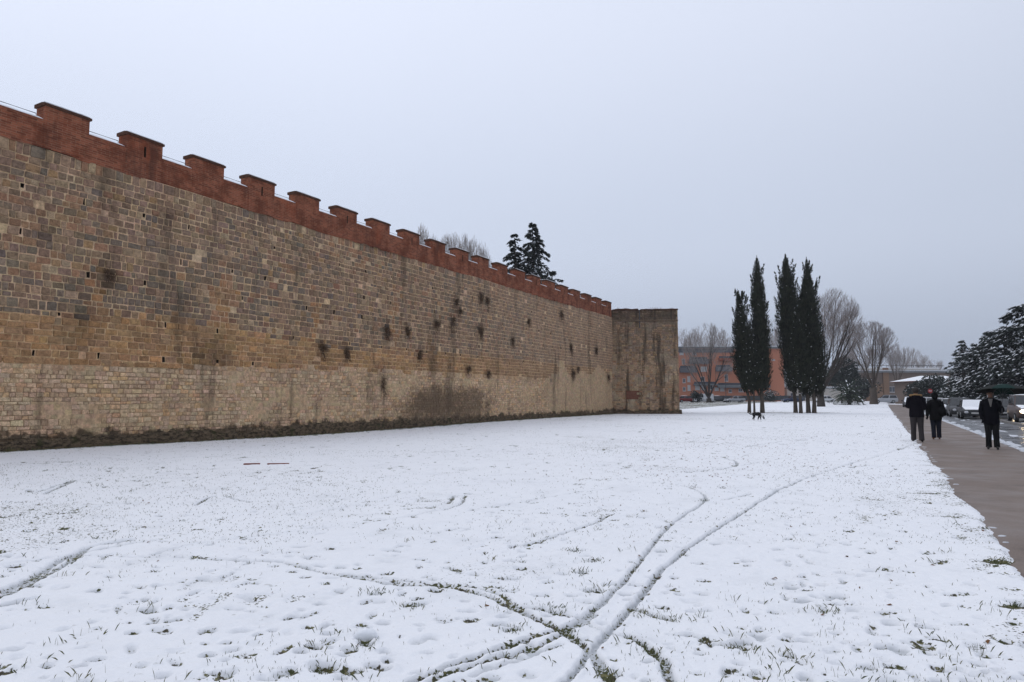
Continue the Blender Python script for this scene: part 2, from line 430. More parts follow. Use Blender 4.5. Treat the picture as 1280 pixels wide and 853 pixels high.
def divot(x, y, rx, ry, a, depth, b, mound=0.0, seed=0):
    global snow, bare
    r = max(rx, ry) * 2.4
    i0 = np.searchsorted(YS, y - r); i1 = np.searchsorted(YS, y + r)
    if i1 <= i0: return
    hw = y * .86 + 2.2; c0 = int((x - r) / hw * (NC - 1) / 2 + (NC - 1) / 2); c1 = int((x + r) / hw * (NC - 1) / 2 + (NC - 1) / 2) + 2
    c0 = max(c0 - 3, 0); c1 = min(c1 + 3, NC)
    if c1 <= c0: return
    X = GX[i0:i1, c0:c1] - x; Y = GY[i0:i1, c0:c1] - y
    u = (X * math.cos(a) + Y * math.sin(a)) / rx; v = (-X * math.sin(a) + Y * math.cos(a)) / ry
    d = np.hypot(u, v) + .5 * (vnoise((X + x) * 18, (Y + y) * 18, seed) - .5)
    cut = 1 - smooth(.5, 1.1, d)
    TRK[i0:i1, c0:c1] = np.maximum(TRK[i0:i1, c0:c1], cut * depth)
    TB[i0:i1, c0:c1] = np.maximum(TB[i0:i1, c0:c1], cut * b)
    if mound: RIM[i0:i1, c0:c1] = np.maximum(RIM[i0:i1, c0:c1], mound * np.exp(-((d - 1.35) / .35) ** 2) * smooth(-.4, .6, v))
# shoe prints in walking lines, paw prints and stray melt holes
for (p0, p1, n) in [((640, 700), (775, 645), 6), ((190, 770), (330, 690), 9), ((330, 853), (560, 700), 11), ((1120, 853), (980, 690), 9), ((60, 690), (260, 640), 10), ((480, 700), (640, 640), 8), ((200, 853), (120, 640), 14), ((700, 640), (520, 590), 10), ((1080, 800), (960, 600), 14), ((880, 853), (1010, 700), 8), ((20, 600), (260, 590), 10)]:
    a = gnd(*p0); b = gnd(*p1); dr = (b - a); ang = math.atan2(dr.y, dr.x)
    for k in range(n):
        p = a + dr * ((k + .3 * random.random()) / n); off = .09 * (1 if k % 2 else -1)
        divot(p.x - off * math.sin(ang), p.y + off * math.cos(ang), .085, .034, ang + random.uniform(-.3, .3), .022, random.uniform(.2, .8), .004, k)
for k in range(520):
    y = 3.4 + 22 * random.random() ** 1.7; x = random.uniform(-.8, .8) * y
    sz = random.uniform(.012, .03) * (1 + y * .04)
    divot(x, y, sz * random.uniform(1, 1.8), sz, random.uniform(-.5, .5), random.uniform(.015, .032), random.choice([.2, .5, .9, 1.1]), .004, k)
for k in range(2000):
    y = 3.4 + 32 * random.random() ** 1.6; x = random.uniform(-.8, .8) * y; sz = random.uniform(.018, .05) * (1 + y * .03)
    divot(x, y, sz * random.uniform(1, 2), sz, random.uniform(-.5, .5), random.uniform(.012, .032), random.choice([0, .1, .3, .7, 1.0]), .005, k)
for (px, py, r, b, mo) in [(455, 812, .06, 1.3, .03), (640, 793, .07, 1.1, .012), (405, 845, .09, .9, .03), (392, 818, .06, .9, .012), (726, 721, .06, 1.2, .01), (742, 704, .06, 1.0, .01), (745, 745, .09, 1.0, .02),
                           (260, 828, .05, 1.0, .008), (282, 812, .05, 1., .008), (313, 772, .045, 1.1, .006), (394, 700, .06, 1., .01), (720, 693, .07, .9, .01), (645, 708, .05, .9, .008), (190, 787, .05, .8, .006),
                           (930, 818, .05, 1.1, .01), (985, 830, .05, 1., .01), (1112, 716, .06, .8, .008), (470, 748, .05, .9, .008), (515, 762, .06, 1., .008), (0, 680, .06, .8, .01), (1010, 800, .04, 1, .01)]:
    p = gnd(px, py); divot(p.x, p.y, r * .95, r * .6, random.uniform(-.4, .4), .034, b, mo * .7, int(px))
# bare strips by the path edge and under the cypresses
edge = 1.02 + .10 * (fbm(SS * 1.1, SS * 0 + 2, 3, 71) - .5) * 2 + .07 * (fbm(SS * 6, DD * 6, 3, 72) - .5)
near_edge = smooth(.75, .05, edge - DD)
bare += near_edge * .5 * smooth(.42, .68, fbm(GX * 2.2, GY * 2.2, 3, 77)) * smooth(40, 16, GY)
for (px, py, rx, ry, b) in [(1248, 706, .17, .11, .95), (1262, 742, .12, .07, .6), (1275, 764, .16, .06, 1.1), (1160, 620, .25, .1, .75), (1185, 650, .2, .08, .6)]:
    p = gnd(px, py)
    d = np.hypot((GX - p.x) / rx, (GY - p.y) / ry) + .9 * (fbm(GX * 8, GY * 8, 3, int(px)) - .5); mk = 1 - smooth(.45, 1.2, d); bare += mk * b; snow -= .02 * mk
for (px, dx) in ((944, 3.2), (1005, 4.2)):
    p = gnd(px, 516.5); d = np.hypot((GX - p.x) / dx, (GY - p.y) / 1.5) + .6 * (fbm(GX * .9, GY * .9, 3, 90) - .5); bare += .75 * (1 - smooth(.6, 1.15, d))
# thin melt line at the foot of the wall
dwall = DD + 21.664
bare += .8 * (1 - smooth(.3, .55, dwall + .25 * (fbm(GX * 2, GY * 2, 3, 95) - .5)))
H = np.maximum(snow - TRK, -.004) + RIM
fade = smooth(edge + .02, edge - .09, DD)
left = DD < edge + .03
Z = np.where(left, base + H * fade - .012 * (1 - fade), base - .22)
Z = np.where(DD > ROAD_R + .1, base + H, Z)
street = (GY > CROSS0) & (GY < CROSS1); Z = np.where(street, base - .22, Z)
bare = np.clip(bare + TB, 0, 1.6)
NR = len(YS)
me = bpy.data.meshes.new('snow_field')
idx = np.arange(NR * NC).reshape(NR, NC)
quads = np.stack([idx[:-1, :-1], idx[:-1, 1:], idx[1:, 1:], idx[1:, :-1]], -1).reshape(-1, 4)
me.vertices.add(NR * NC); me.vertices.foreach_set('co', np.stack([GX, GY, Z], -1).astype(np.float32).ravel())
me.loops.add(quads.size); me.loops.foreach_set('vertex_index', quads.ravel().astype(np.int32))
me.polygons.add(len(quads)); me.polygons.foreach_set('loop_start', np.arange(0, quads.size, 4, dtype=np.int32))
me.polygons.foreach_set('use_smooth', np.ones(len(quads), bool))
PRESS = np.clip(TRK / .034, 0, 1.2)
at_ = me.attributes.new('press', 'FLOAT', 'POINT'); at_.data.foreach_set('value', PRESS.astype(np.float32).ravel())
at_ = me.attributes.new('bare', 'FLOAT', 'POINT'); at_.data.foreach_set('value', bare.astype(np.float32).ravel())
me.materials.append(M['field']); me.update(calc_edges=True)
tag(link('snow_field', me), kind='structure')
gm = MB(); gm.add([(-2500, -2500, -.34), (2500, -2500, -.34), (2500, 3500, -.34), (-2500, 3500, -.34)], [(0, 1, 2, 3)])
tag(gm.build('ground', M['snow']), kind='structure')
# the lawn beside and behind the viewer, and the rest of the park beyond the sheet
pm = MB()
def patch(q): pm.add([(x, y, z) for x, y, z in q], [tuple(range(len(q)))])
hw0 = 2.6 * .86 + 2.2; hw1 = YS[-1] * .86 + 2.2
patch([(-60, -60, -.003), (10, -60, -.003), (hw0 - 3.3, 2.6, .02), (-hw0, 2.6, .02), (-60, 2.6, .0)])
patch([(-hw1 - 200, YS[-1], .55), (hw1 + 400, YS[-1], .55), (hw1 + 900, 900, .6), (-hw1 - 200, 900, .6)])
tag(pm.build('lawn', M['snow']), kind='structure')

def ground_z(x, y):
    """height of the finished snow surface"""
    i = int(np.clip(np.searchsorted(YS, y), 1, NR - 1)); hw = YS[i] * .86 + 2.2
    c = int(np.clip(round((x / hw + 1) * (NC - 1) / 2), 0, NC - 1)); return float(Z[i, c]), float(bare[i, c])

# path, kerb, road
def strip(name, d0, d1, dz, s0, s1, mat, step=2.0, thick=0.0):
    b = MB(); ss = np.arange(s0, s1 + .01, step); vs = []
    for s in ss:
        p = ds(d0, s); q = ds(d1, s); vs += [(p.x, p.y, gzf(p.x, p.y) + dz), (q.x, q.y, gzf(q.x, q.y) + dz)]
    fs = [(2 * i, 2 * i + 1, 2 * i + 3, 2 * i + 2) for i in range(len(ss) - 1)]
    b.add(vs, fs)
    if thick:
        k = len(vs); b.add([(x, y, z - thick) for x, y, z in vs], [])
        b.f += [(2 * i, 2 * i + 2, k + 2 * i + 2, k + 2 * i) for i in range(len(ss) - 1)] + [(2 * i + 1, k + 2 * i + 1, k + 2 * i + 3, 2 * i + 3) for i in range(len(ss) - 1)]
        b.m += [0] * (2 * (len(ss) - 1))
    return tag(b.build(name, mat), kind='structure')
strip('path', .85, 3.44, .001, -30, PATH_END_S, M['path'])
strip('road', ROAD_L, ROAD_R, -.10, -40, 210, M['road'])
kb = tag(empty('kerb', ds(3.5, -10)), kind='structure')
for i in range(70):
    s0 = -12 + i * 2.0; p = ds(3.44, s0); g = gzf(p.x, p.y)
    b = MB(); m3 = Matrix(((NW.x, DW.x, 0, 0), (NW.y, DW.y, 0, 0), (0, 0, 1, 0), (0, 0, 0, 1)))
    b.box(0, .16, .006, 1.994, -.2, .012 + .004 * (i % 3))
    o = b.build('kerb_stone', M['kerb'], kb); o.matrix_parent_inverse = kb.matrix_world.inverted()
    o.matrix_basis = Matrix.Translation((p.x, p.y, g)) @ m3
kb2 = strip('far_kerb', ROAD_R - .02, ROAD_R + .15, .03, -30, 200, M['kerb'], 2.0, .2)
cb = MB()
def cross(x, y): return (x, y, gzf(x, y) - .102)
cb.add([cross(10, CROSS0), cross(260, CROSS0), cross(260, CROSS1), cross(10, CROSS1)], [(0, 1, 2, 3)])
tag(cb.build('side_street', M['road']), kind='structure')
# slush along the kerb and between the wheel lanes
sb = MB()
def blob(x, y, rx, ry, a, h, z, n=9):
    vs = [(x, y, z + h)]
    for r, hh in ((.6, h * .85), (1.0, -.004)):
        for k in range(n):
            t = 2 * math.pi * k / n; q = r * random.uniform(.75, 1.25); u = rx * q * math.cos(t); v = ry * q * math.sin(t)
            vs.append((x + u * math.cos(a) - v * math.sin(a), y + u * math.sin(a) + v * math.cos(a), z + hh))
    fs = [(0, 1 + k, 1 + (k + 1) % n) for k in range(n)] + [(1 + k, 1 + n + k, 1 + n + (k + 1) % n, 1 + (k + 1) % n) for k in range(n)]
    sb.add(vs, fs)
ang = math.atan2(DW.y, DW.x)
for k in range(330):
    s = random.uniform(2, 115); d = 3.62 + abs(random.gauss(0, .16)) + .05; p = ds(d, s); blob(p.x, p.y, random.uniform(.2, .7), random.uniform(.06, .17), ang, random.uniform(.02, .06), gzf(p.x, p.y) - .10)
for k in range(120):
    s = random.uniform(4, 115); d = 3.5 + random.gauss(0, .05); p = ds(d, s); blob(p.x, p.y, random.uniform(.1, .6), random.uniform(.04, .09), ang, random.uniform(.01, .03), gzf(p.x, p.y) + .012)
for k in range(230):
    s = random.uniform(5, 90); d = random.choice([5.2, 6.6, 8.1, 9.6, 11.0, 12.6]) + random.gauss(0, .25); p = ds(d, s)
    blob(p.x, p.y, random.uniform(.25, 1.1), random.uniform(.05, .22), ang + random.uniform(-.15, .15), random.uniform(.008, .02), gzf(p.x, p.y) - .10)
for k in range(160):
    x = random.uniform(30, 150); y = random.choice([CROSS0 + .5, CROSS1 - .6, CROSS0 + 5]) + random.gauss(0, .5); blob(x, y, random.uniform(.4, 2), random.uniform(.1, .35), 0, .02, gzf(x, y) - .102)
for k in range(60):
    s = random.uniform(-4, 70); d = 1.04 + abs(random.gauss(0, .03)); p = ds(d, s); q = random.uniform(.015, .07); blob(p.x, p.y, q * random.uniform(1, 2), q, random.uniform(0, 3), random.uniform(.003, .012), gzf(p.x, p.y) + .001, 7)
tag(sb.build('slush', M['slush']), 'grey white slush lying along the kerb and on the wet road', 'slush', kind='stuff')

# grass blades through the snow, leaf crumbs
gb = MB()
def blade(x, y, z, h, w, lean, a):
    dx, dy = math.cos(a), math.sin(a)
    gb.add([(x - dy * w, y + dx * w, z - .012), (x + dy * w, y - dx * w, z - .012), (x + dx * lean * .5, y + dy * lean * .5, z + h * .65), (x + dx * lean, y + dy * lean, z + h)], [(0, 1, 2), (1, 3, 2)])
cnt = 0
while cnt < 5200:
    y = 3.3 + 20 * random.random() ** 2.0; x = random.uniform(-.82, .82) * y
    if x * NW.x + y * NW.y > .95: continue
    z, b = ground_z(x, y); dens = vn(x * .8, y * .8, 61) * .7 + vn(x * 4, y * 4, 62) * .5
    if random.random() > .03 + max(0, dens - .62) * 1.6 + .28 * max(0, b - .6): continue
    h = random.uniform(.006, .034) * (1 if b > .6 or random.random() < .25 else .6)
    blade(x, y, z, h, random.uniform(.0015, .003) * (1 + y * .03), random.uniform(0, h), random.uniform(0, 6.28)); cnt += 1
for k in range(110):
    y = 3.4 + 10 * random.random() ** 1.6; x = random.uniform(-.8, .8) * y; n = random.randint(4, 12)
    if x * NW.x + y * NW.y > .95: continue
    for j in range(n):
        xx = x + random.gauss(0, .06); yy = y + random.gauss(0, .05); z, b = ground_z(xx, yy)
        blade(xx, yy, z, random.uniform(.012, .055), random.uniform(.001, .0022), random.uniform(0, .05), random.uniform(0, 6.28))
for (px, py) in [(455, 815), (640, 793), (405, 845), (392, 818), (742, 705), (726, 721), (745, 745), (705, 797), (815, 825), (805, 774), (760, 852), (690, 768), (515, 765), (880, 630), (985, 830), (1250, 705), (1275, 762), (720, 693), (470, 748), (835, 780), (1030, 770), (930, 818)]:
    c = gnd(px, py)
    for j in range(46):
        xx = c.x + random.gauss(0, .055); yy = c.y + random.gauss(0, .05); z, b = ground_z(xx, yy)
        blade(xx, yy, z, random.uniform(.01, .04), random.uniform(.0018, .0035), random.uniform(0, .04), random.uniform(0, 6.28))
cnt = 0
while cnt < 15000:
    y = 7 + 50 * random.random() ** 1.5; x = random.uniform(-.76, .76) * y; d = x * NW.x + y * NW.y
    if d > .95 or d < -21.2: continue
    if random.random() > .08 + 1.3 * max(0, vn(x * .33, y * .33, 66) - .5) + .5 * max(0, vn(x * 2, y * 2, 67) - .65): continue
    z, b = ground_z(x, y); blade(x, y, z, random.uniform(.004, .010) + .0007 * y, random.uniform(.002, .004) + .0001 * y, random.uniform(0, .03), random.uniform(0, 6.28)); cnt += 1
# rank grass at the wall foot
for k in range(2600):
    s = random.uniform(-6, 50); n = .28 + abs(random.gauss(0, .18)); p = A0 + DW * s + NW * n; z, b = ground_z(p.x, p.y)
    blade(p.x, p.y, z, random.uniform(.03, .12), random.uniform(.004, .009), random.uniform(0, .08), random.uniform(0, 6.28))
tag(gb.build('grass', M['grass']), 'green and straw grass blades poking up through the thin snow', 'grass', kind='stuff')
lb = MB()
for k in range(1100):
    if k < 900: y = 12 + random.random() * 14; x = y * .3 + random.gauss(0, 2.2)
    else: y = 4 + 24 * random.random(); x = random.uniform(-.7, .7) * y
    d = x * NW.x + y * NW.y
    if d > .95 or d < -21: continue
    z, b = ground_z(x, y); r = random.uniform(.005, .017); a = random.uniform(0, 6.28); z += .004
    c, s = math.cos(a), math.sin(a); tl = random.uniform(-.012, .012)
    lb.add([(x + c * r * 1.5, y + s * r * 1.5, z + tl), (x - s * r, y + c * r, z + .008), (x - c * r * 1.5, y - s * r * 1.5, z - tl), (x + s * r, y - c * r, z)], [(0, 1, 2, 3)])
tag(lb.build('fallen_leaves', M['leaf']), 'brown leaf crumbs scattered over the snow', 'leaves', kind='stuff')
# two red boards and a rolled lump of snow
for (px, py, L, a, lb_) in ((315, 583, .34, .06, 'shorter'), (348, 582.5, .46, .02, 'longer')):
    p = gnd(px, py); b = MB()
    b.box(-L / 2, L / 2, -.05, .0, 0, .03); b.box(-L / 2 + .03, L / 2 - .05, .002, .05, 0, .022)
    o = b.build('board', M['redboard']); o.location = (p.x, p.y, ground_z(p.x, p.y)[0] - .008); o.rotation_euler = (0, 0, a + R(8))
    tag(o, lb_ + ' reddish brown board lying half buried in the snow near the wall', 'board', 'red boards in the snow')
p = gnd(457, 803); b = MB(); rn = []
for i in range(9):
    t = i / 8; r_ = math.sin(math.pi * (.04 + .94 * t)); row = []
    for k in range(14):
        a = 2 * math.pi * k / 14; q = 1 + .28 * (vn(math.cos(a) * 2 + 5, math.sin(a) * 2 + t * 4, 3) - .5)
        row.append((.075 * r_ * q * math.cos(a), .055 * r_ * q * math.sin(a), .045 * (1 - math.cos(math.pi * t)) * q - .015))
    rn.append(row)
b.rings(rn); o = b.build('snow_lump', M['snow'], None, True); o.location = (p.x, p.y, ground_z(p.x, p.y)[0] - .008)
tag(o, 'rolled lump of snow beside a green hole in the lawn', 'snow lump')

# ------------------------------------------------------------------ the city wall
wall = empty('city_wall', A0, math.pi / 2 - TH)
tag(wall, 'long old stone town wall with red brick battlements', 'wall')
WS0, WS1 = -15.0, 49.45
ZTOP = 8.9
def wav(s, z): return .035 * math.sin(s * .31 + z * .7) + .02 * math.sin(s * .9 - z * 1.9 + 1) + .05 * (vn(s * .25, z * .4, 4) - .5)
def zb(s): return 2.5 + .34 * float(smooth(2, 14, s)) + .1 * (vn(s * .7, 1, 8) - .5)
def inplaster(s, z):
    return s > 31 and z < 4.4 - 1.2 * vn(s * .5, 3, 12) and (s + 5 * (vn(s * .3, z * .8, 13) - .5) * 2) > 34.5 and z > .3
def brownpatch(s, z):
    return ((s - 22.3) / 4.6) ** 2 + ((z - 1.3) / .95) ** 2 < .55 + 1.0 * (vn(s * .8, z * 2, 14) - .4) + random.uniform(-.55, .4)
PAL_UP = [(.175, .130, .092), (.205, .155, .108), (.145, .112, .082), (.19, .138, .098), (.165, .128, .10), (.225, .172, .12), (.155, .112, .083), (.185, .132, .105)]
WEEDS = [(482, 411, .62), (403, 432, .5), (508, 411, .42), (545, 403, .5), (566, 398, .5), (600, 411, .65), (575, 388, .3), (478, 474, .55), (432, 436, .4), (524, 441, .45), (570, 376, .4), (600, 368, .45), (135, 341, .35), (713, 432, .6), (701, 391, .5),
                    (716, 464, .55), (640, 424, .4), (660, 400, .35), (585, 460, .35), (745, 436, .6), (760, 470, .5), (610, 466, .4), (608, 374, .4), (722, 460, .4)]
def wall_sz(px, py):
    d = ray(px, py); p = CC + d * ((A0 - CC).dot(NW) / d.dot(NW)); return (p - A0).dot(DW), p.z
DIRT = [(*wall_sz(px, py), r) for px, py, r in WEEDS] + [(*wall_sz(px, py), r) for px, py, r in ((100, 395, .9), (255, 440, 1.1), (280, 435, .8), (60, 290, .4), (540, 455, .6), (660, 480, .6), (130, 340, .8), (205, 270, .4), (690, 470, .5))]
def dirt(s, z):
    k = 1.0
    for (a, b_, r) in DIRT:
        q = ((s - a) / (.42 * r + .12)) ** 2 + ((z - b_ + .25 * r) / (.8 * r + .2)) ** 2
        if q < 4: k = min(k, 1 - random.uniform(.15, .6) * math.exp(-q))
    return k
def jit(c, j=.16):
    k = 1 + random.uniform(-j, j); return tuple(x * k * (1 + random.uniform(-.05, .05)) for x in c)
def stone_tint(s, z):
    if brownpatch(s, z): return jit((.30, .225, .15), .2)
    if z < zb(s): return jit(random.choice([(.41, .325, .23), (.38, .30, .21), (.43, .335, .235), (.37, .30, .22), (.42, .305, .19), (.39, .315, .23), (.45, .365, .265), (.32, .25, .175)]), .13)
    oc = 4.0 + .6 * (vn(s * .6, 0, 17) - .5) + random.gauss(0, .09)
    streak = any(abs(s - a_) < (w_ + .5 * (vn(z * 1.5, a_, 9) - .4)) * random.uniform(.6, 1.2) and z < zt_ for a_, w_, zt_ in ((7.2, .5, 6.3), (2.4, .2, 5.2), (11.8, .25, 5.6), (17.3, .3, 6.4), (20.5, .2, 5.0), (26.5, .3, 5.2), (33, .35, 5.4)))
    r = random.random()
    if z < oc or streak:
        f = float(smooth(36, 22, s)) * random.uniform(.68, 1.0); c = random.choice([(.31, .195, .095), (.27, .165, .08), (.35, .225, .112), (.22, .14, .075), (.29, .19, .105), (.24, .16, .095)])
        if streak and z > oc: c = random.choice([(.3, .17, .08), (.22, .13, .07), (.26, .17, .1)])
        u = random.choice(PAL_UP); return jit(tuple(a * f + b * (1 - f) for a, b in zip(c, u)))
    if r < .05: return jit((.112, .102, .092))
    if r < .12: return jit((.135, .116, .092))
    if r < .16: return jit((.20, .12, .08))
    if r < .18: return jit((.24, .165, .09))
    if r < .25: return jit((.27, .212, .15))
    if vn(s * .35, z * .5, 19) > .66 and r < .6: return jit((.14, .122, .10))
    if vn(s * .5, z * .6, 20) > .68 and r < .55: return jit((.24, .15, .095))
    return jit(random.choice(PAL_UP), .2)
def mortar_tint(s, z):
    if inplaster(s, z): return jit((.37, .295, .21), .05)
    if brownpatch(s, z): return jit((.32, .245, .165), .1)
    if z < zb(s): return jit((.42, .33, .23), .06)
    if z < 4.0: return jit((.48, .36, .235), .06)
    return jit((.47, .37, .265), .08)

def stone_geo(c, h, tint, wavf):
    """c: four corners (s,z) ccw; returns verts/faces of an uneven block standing h proud"""
    cx = sum(p[0] for p in c) / 4; cz = sum(p[1] for p in c) / 4
    ring = []
    for i in range(4):
        p = c[i]; a = c[i - 1]; b = c[(i + 1) % 4]; k1 = random.uniform(.03, .13); k2 = random.uniform(.03, .13)
        la = math.hypot(a[0] - p[0], a[1] - p[1]); lb_ = math.hypot(b[0] - p[0], b[1] - p[1]); q = min(la, lb_)
        ring.append((p[0] + (a[0] - p[0]) * k1 * q / la, p[1] + (a[1] - p[1]) * k1 * q / la)); ring.append((p[0] + (b[0] - p[0]) * k2 * q / lb_, p[1] + (b[1] - p[1]) * k2 * q / lb_))
    vs = []
    def pt(s, z, n): return (s, -(n + wavf(s, z)), z)
    tx = random.uniform(-.02, .02); tz = random.uniform(-.03, .03)
    for (s, z) in ring: vs.append(pt(s, z, -.012))
    for (s, z) in ring: vs.append(pt(s + (cx - s) * .03, z + (cz - z) * .04, h * .75 + (s - cx) * tx))
    for (s, z) in ring: vs.append(pt(s + (cx - s) * .2, z + (cz - z) * .26, h + (s - cx) * tx + (z - cz) * tz + random.uniform(-.004, .004)))
    vs.append(pt(cx, cz, h + random.uniform(0, .008)))
    fs = []
    for r in (0, 8):
        for k in range(8): fs.append((r + k, r + (k + 1) % 8, r + 8 + (k + 1) % 8, r + 8 + k))
    for k in range(8): fs.append((16 + k, 16 + (k + 1) % 8, 24))
    return vs, fs

def zline(k, s, zk, amp=.03): return zk + amp * (2 * vn(s * .22, k * 3.1, 23) - 1) + .012 * (2 * vn(s * 1.3, k * 5.3, 24) - 1)
backing = MB(); holes = MB(); courses = MB(); singles = []
random.seed(11)
def put_quad(mb, c, tint, n=0.0):
    mb.add([(s, -(n + wav(s, z)), z) for s, z in c], [(0, 1, 2, 3)], 0, tint)
def recess(c, depth=.22):
    o = [(s, -wav(s, z), z) for s, z in c]; i = [(s, -wav(s, z) + depth, z) for s, z in c]
    holes.add(o + i, [(0, 4, 5, 1)[::-1], (1, 5, 6, 2)[::-1], (2, 6, 7, 3)[::-1], (3, 7, 4, 0)[::-1], (4, 5, 6, 7)])
def project(s, z):
    p = A0 + DW * s + Vector((0, 0, z)) - CC; d = p.dot(FW); return 640 + FPX * p.dot(RT) / d, 426.5 - FPX * p.dot(UPV) / d, d
# course heights of the squared masonry
zk = [2.3]
while zk[-1] < ZTOP - .12:
    h = random.uniform(.17, .225) if zk[-1] < 4.0 else random.uniform(.195, .265)
    zk.append(zk[-1] + h)
zk[-1] = ZTOP
hole_rows = {}
for zr in (2.75, 3.98, 5.15, 6.25, 7.5): hole_rows[min(range(len(zk) - 1), key=lambda k: abs(zk[k] - zr))] = zr
hole_spots = []
for k in range(len(zk) - 1):
    s = WS0; hp = []
    if k in hole_rows:
        x = WS0 + random.uniform(0, 1.5)
        while x < WS1 - 1:
            if random.random() < .72: hp.append(x)
            x += random.uniform(1.6, 2.2)
    while s < WS1 - .02:
        nh = next((x for x in hp if x >= s - .02), None)
        big = random.random()
        w = random.uniform(.20, .36) if big < .75 else random.uniform(.13, .20) if big < .9 else random.uniform(.36, .48)
        if zk[k] < 4: w *= 1.25
        hole = False
        if nh is not None and s + w > nh - .05:
            if nh - s > .15: w = nh - s
            else: w = random.uniform(.085, .15); hole = True; hp.remove(nh)
        if s + w > WS1: w = WS1 - s
        c = [(s, zline(k, s, zk[k])), (s + w, zline(k, s + w, zk[k])), (s + w, zline(k + 1, s + w, zk[k + 1])), (s, zline(k + 1, s, zk[k + 1]))]
        cs, cz = s + w / 2, (zk[k] + zk[k + 1]) / 2
        if cz < zb(cs) - .13: s += w; continue
        if hole and not inplaster(cs, cz):
            zm = c[0][1] + (c[3][1] - c[0][1]) * random.uniform(.0, .4); e_ = lambda: random.uniform(0, .03); c2 = [(c[0][0] + e_(), zm), (c[1][0] - e_(), zm + random.uniform(-.02, .02)), (c[2][0] - e_(), c[2][1] - e_()), (c[3][0] + e_(), c[3][1] - e_())]
            put_quad(backing, [c[0], (c2[0][0], c[0][1]), (c2[3][0], c[3][1]), c[3]], mortar_tint(cs, cz)); put_quad(backing, [(c2[1][0], c[1][1]), c[1], c[2], (c2[2][0], c[2][1])], mortar_tint(cs, cz)); put_quad(backing, [c2[3], c2[2], (c2[2][0], c[2][1]), (c2[3][0], c[3][1])], mortar_tint(cs, cz))
            put_quad(backing, [(c2[0][0], c[0][1]), (c2[1][0], c[1][1]), c2[1], c2[0]], mortar_tint(cs, cz)); recess(c2); hole_spots.append((cs, cz)); s += w; continue
        dk = dirt(cs, cz); put_quad(backing, c, tuple(x_ * dk for x_ in mortar_tint(cs, cz)))
        if not inplaster(cs, cz) and w > .1 and random.random() > .015:
            g = random.uniform(.009, .020); jt = lambda: random.uniform(-.014, .014)
            q = [(c[0][0] + g + jt(), c[0][1] + g + jt()), (c[1][0] - g + jt(), c[1][1] + g + jt()), (c[2][0] - g + jt(), c[2][1] - g + jt()), (c[3][0] + g + jt(), c[3][1] - g + jt())]
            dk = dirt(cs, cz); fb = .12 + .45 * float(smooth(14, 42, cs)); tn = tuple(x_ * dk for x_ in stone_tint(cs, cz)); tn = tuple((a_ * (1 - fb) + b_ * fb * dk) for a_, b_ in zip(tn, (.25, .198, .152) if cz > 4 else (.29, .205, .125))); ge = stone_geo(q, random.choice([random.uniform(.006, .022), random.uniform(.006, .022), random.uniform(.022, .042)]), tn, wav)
            px, py, d = project(cs, cz); size = w * (zk[k + 1] - zk[k]) / d ** 2
            singles.append((size if 4 < px < 1276 and 4 < py < 849 else 0, ge, tn, (cs, cz)))
        s += w
singles.sort(key=lambda t: -t[0])
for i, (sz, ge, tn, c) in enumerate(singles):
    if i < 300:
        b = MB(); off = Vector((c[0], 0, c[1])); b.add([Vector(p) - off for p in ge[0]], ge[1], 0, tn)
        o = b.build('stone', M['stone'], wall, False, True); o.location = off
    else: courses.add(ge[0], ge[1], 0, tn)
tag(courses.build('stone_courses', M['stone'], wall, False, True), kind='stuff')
# lower band: small rubble, largely smeared over with mortar
rub = MB(); z = -.05; kz = 100
while z < 3.0:
    h = random.uniform(.10, .16); s = WS0
    while s < WS1 - .02:
        w = random.uniform(.12, .36); w = min(w, WS1 - s)
        if s + w > WS1 - .05: w = WS1 - s
        cs, cz = s + w / 2, z + h / 2
        if cz < zb(cs) + .1:
            c = [(s, zline(kz, s, z, .02)), (s + w, zline(kz, s + w, z, .02)), (s + w, zline(kz + 1, s + w, z + h, .02)), (s, zline(kz + 1, s, z + h, .02))]
            raw = not inplaster(cs, cz) and (vn(cs * .9, cz * 1.6, 31) + .25 * (vn(cs * 3, cz * 4, 32) - .5) > .27 or brownpatch(cs, cz))
            mt_ = mortar_tint(cs, cz); put_quad(backing, c, tuple(q_ * .7 for q_ in mt_) if raw and vn(cs * .6, cz, 35) > .42 else mt_, -.014 if raw else -.002)
            if raw:
                g = .008; jt = lambda: random.uniform(-.014, .014)
                q = [(c[0][0] + g + jt(), c[0][1] + g + jt()), (c[1][0] - g + jt(), c[1][1] + g + jt()), (c[2][0] - g + jt(), c[2][1] - g + jt()), (c[3][0] + g + jt(), c[3][1] - g + jt())]
                vs, fs = stone_geo(q, random.uniform(.003, .022), None, lambda a, b_: wav(a, b_) - .008); rub.add(vs, fs, 0, stone_tint(cs, cz))
        s += w
    z += h; kz += 1
tag(rub.build('rubble_band', M['stone'], wall, False, True), kind='stuff')
backing.build('mortar_bed', M['mortar'], wall, False, True)
holes.build('putlog_holes', M['hole'], wall)
# the core behind the facing
b = MB(); b.box(WS0, WS1 + 3, .42, 2.6, -.4, ZTOP - .01); b.build('wall_core', M['mortar'], wall, False, True)
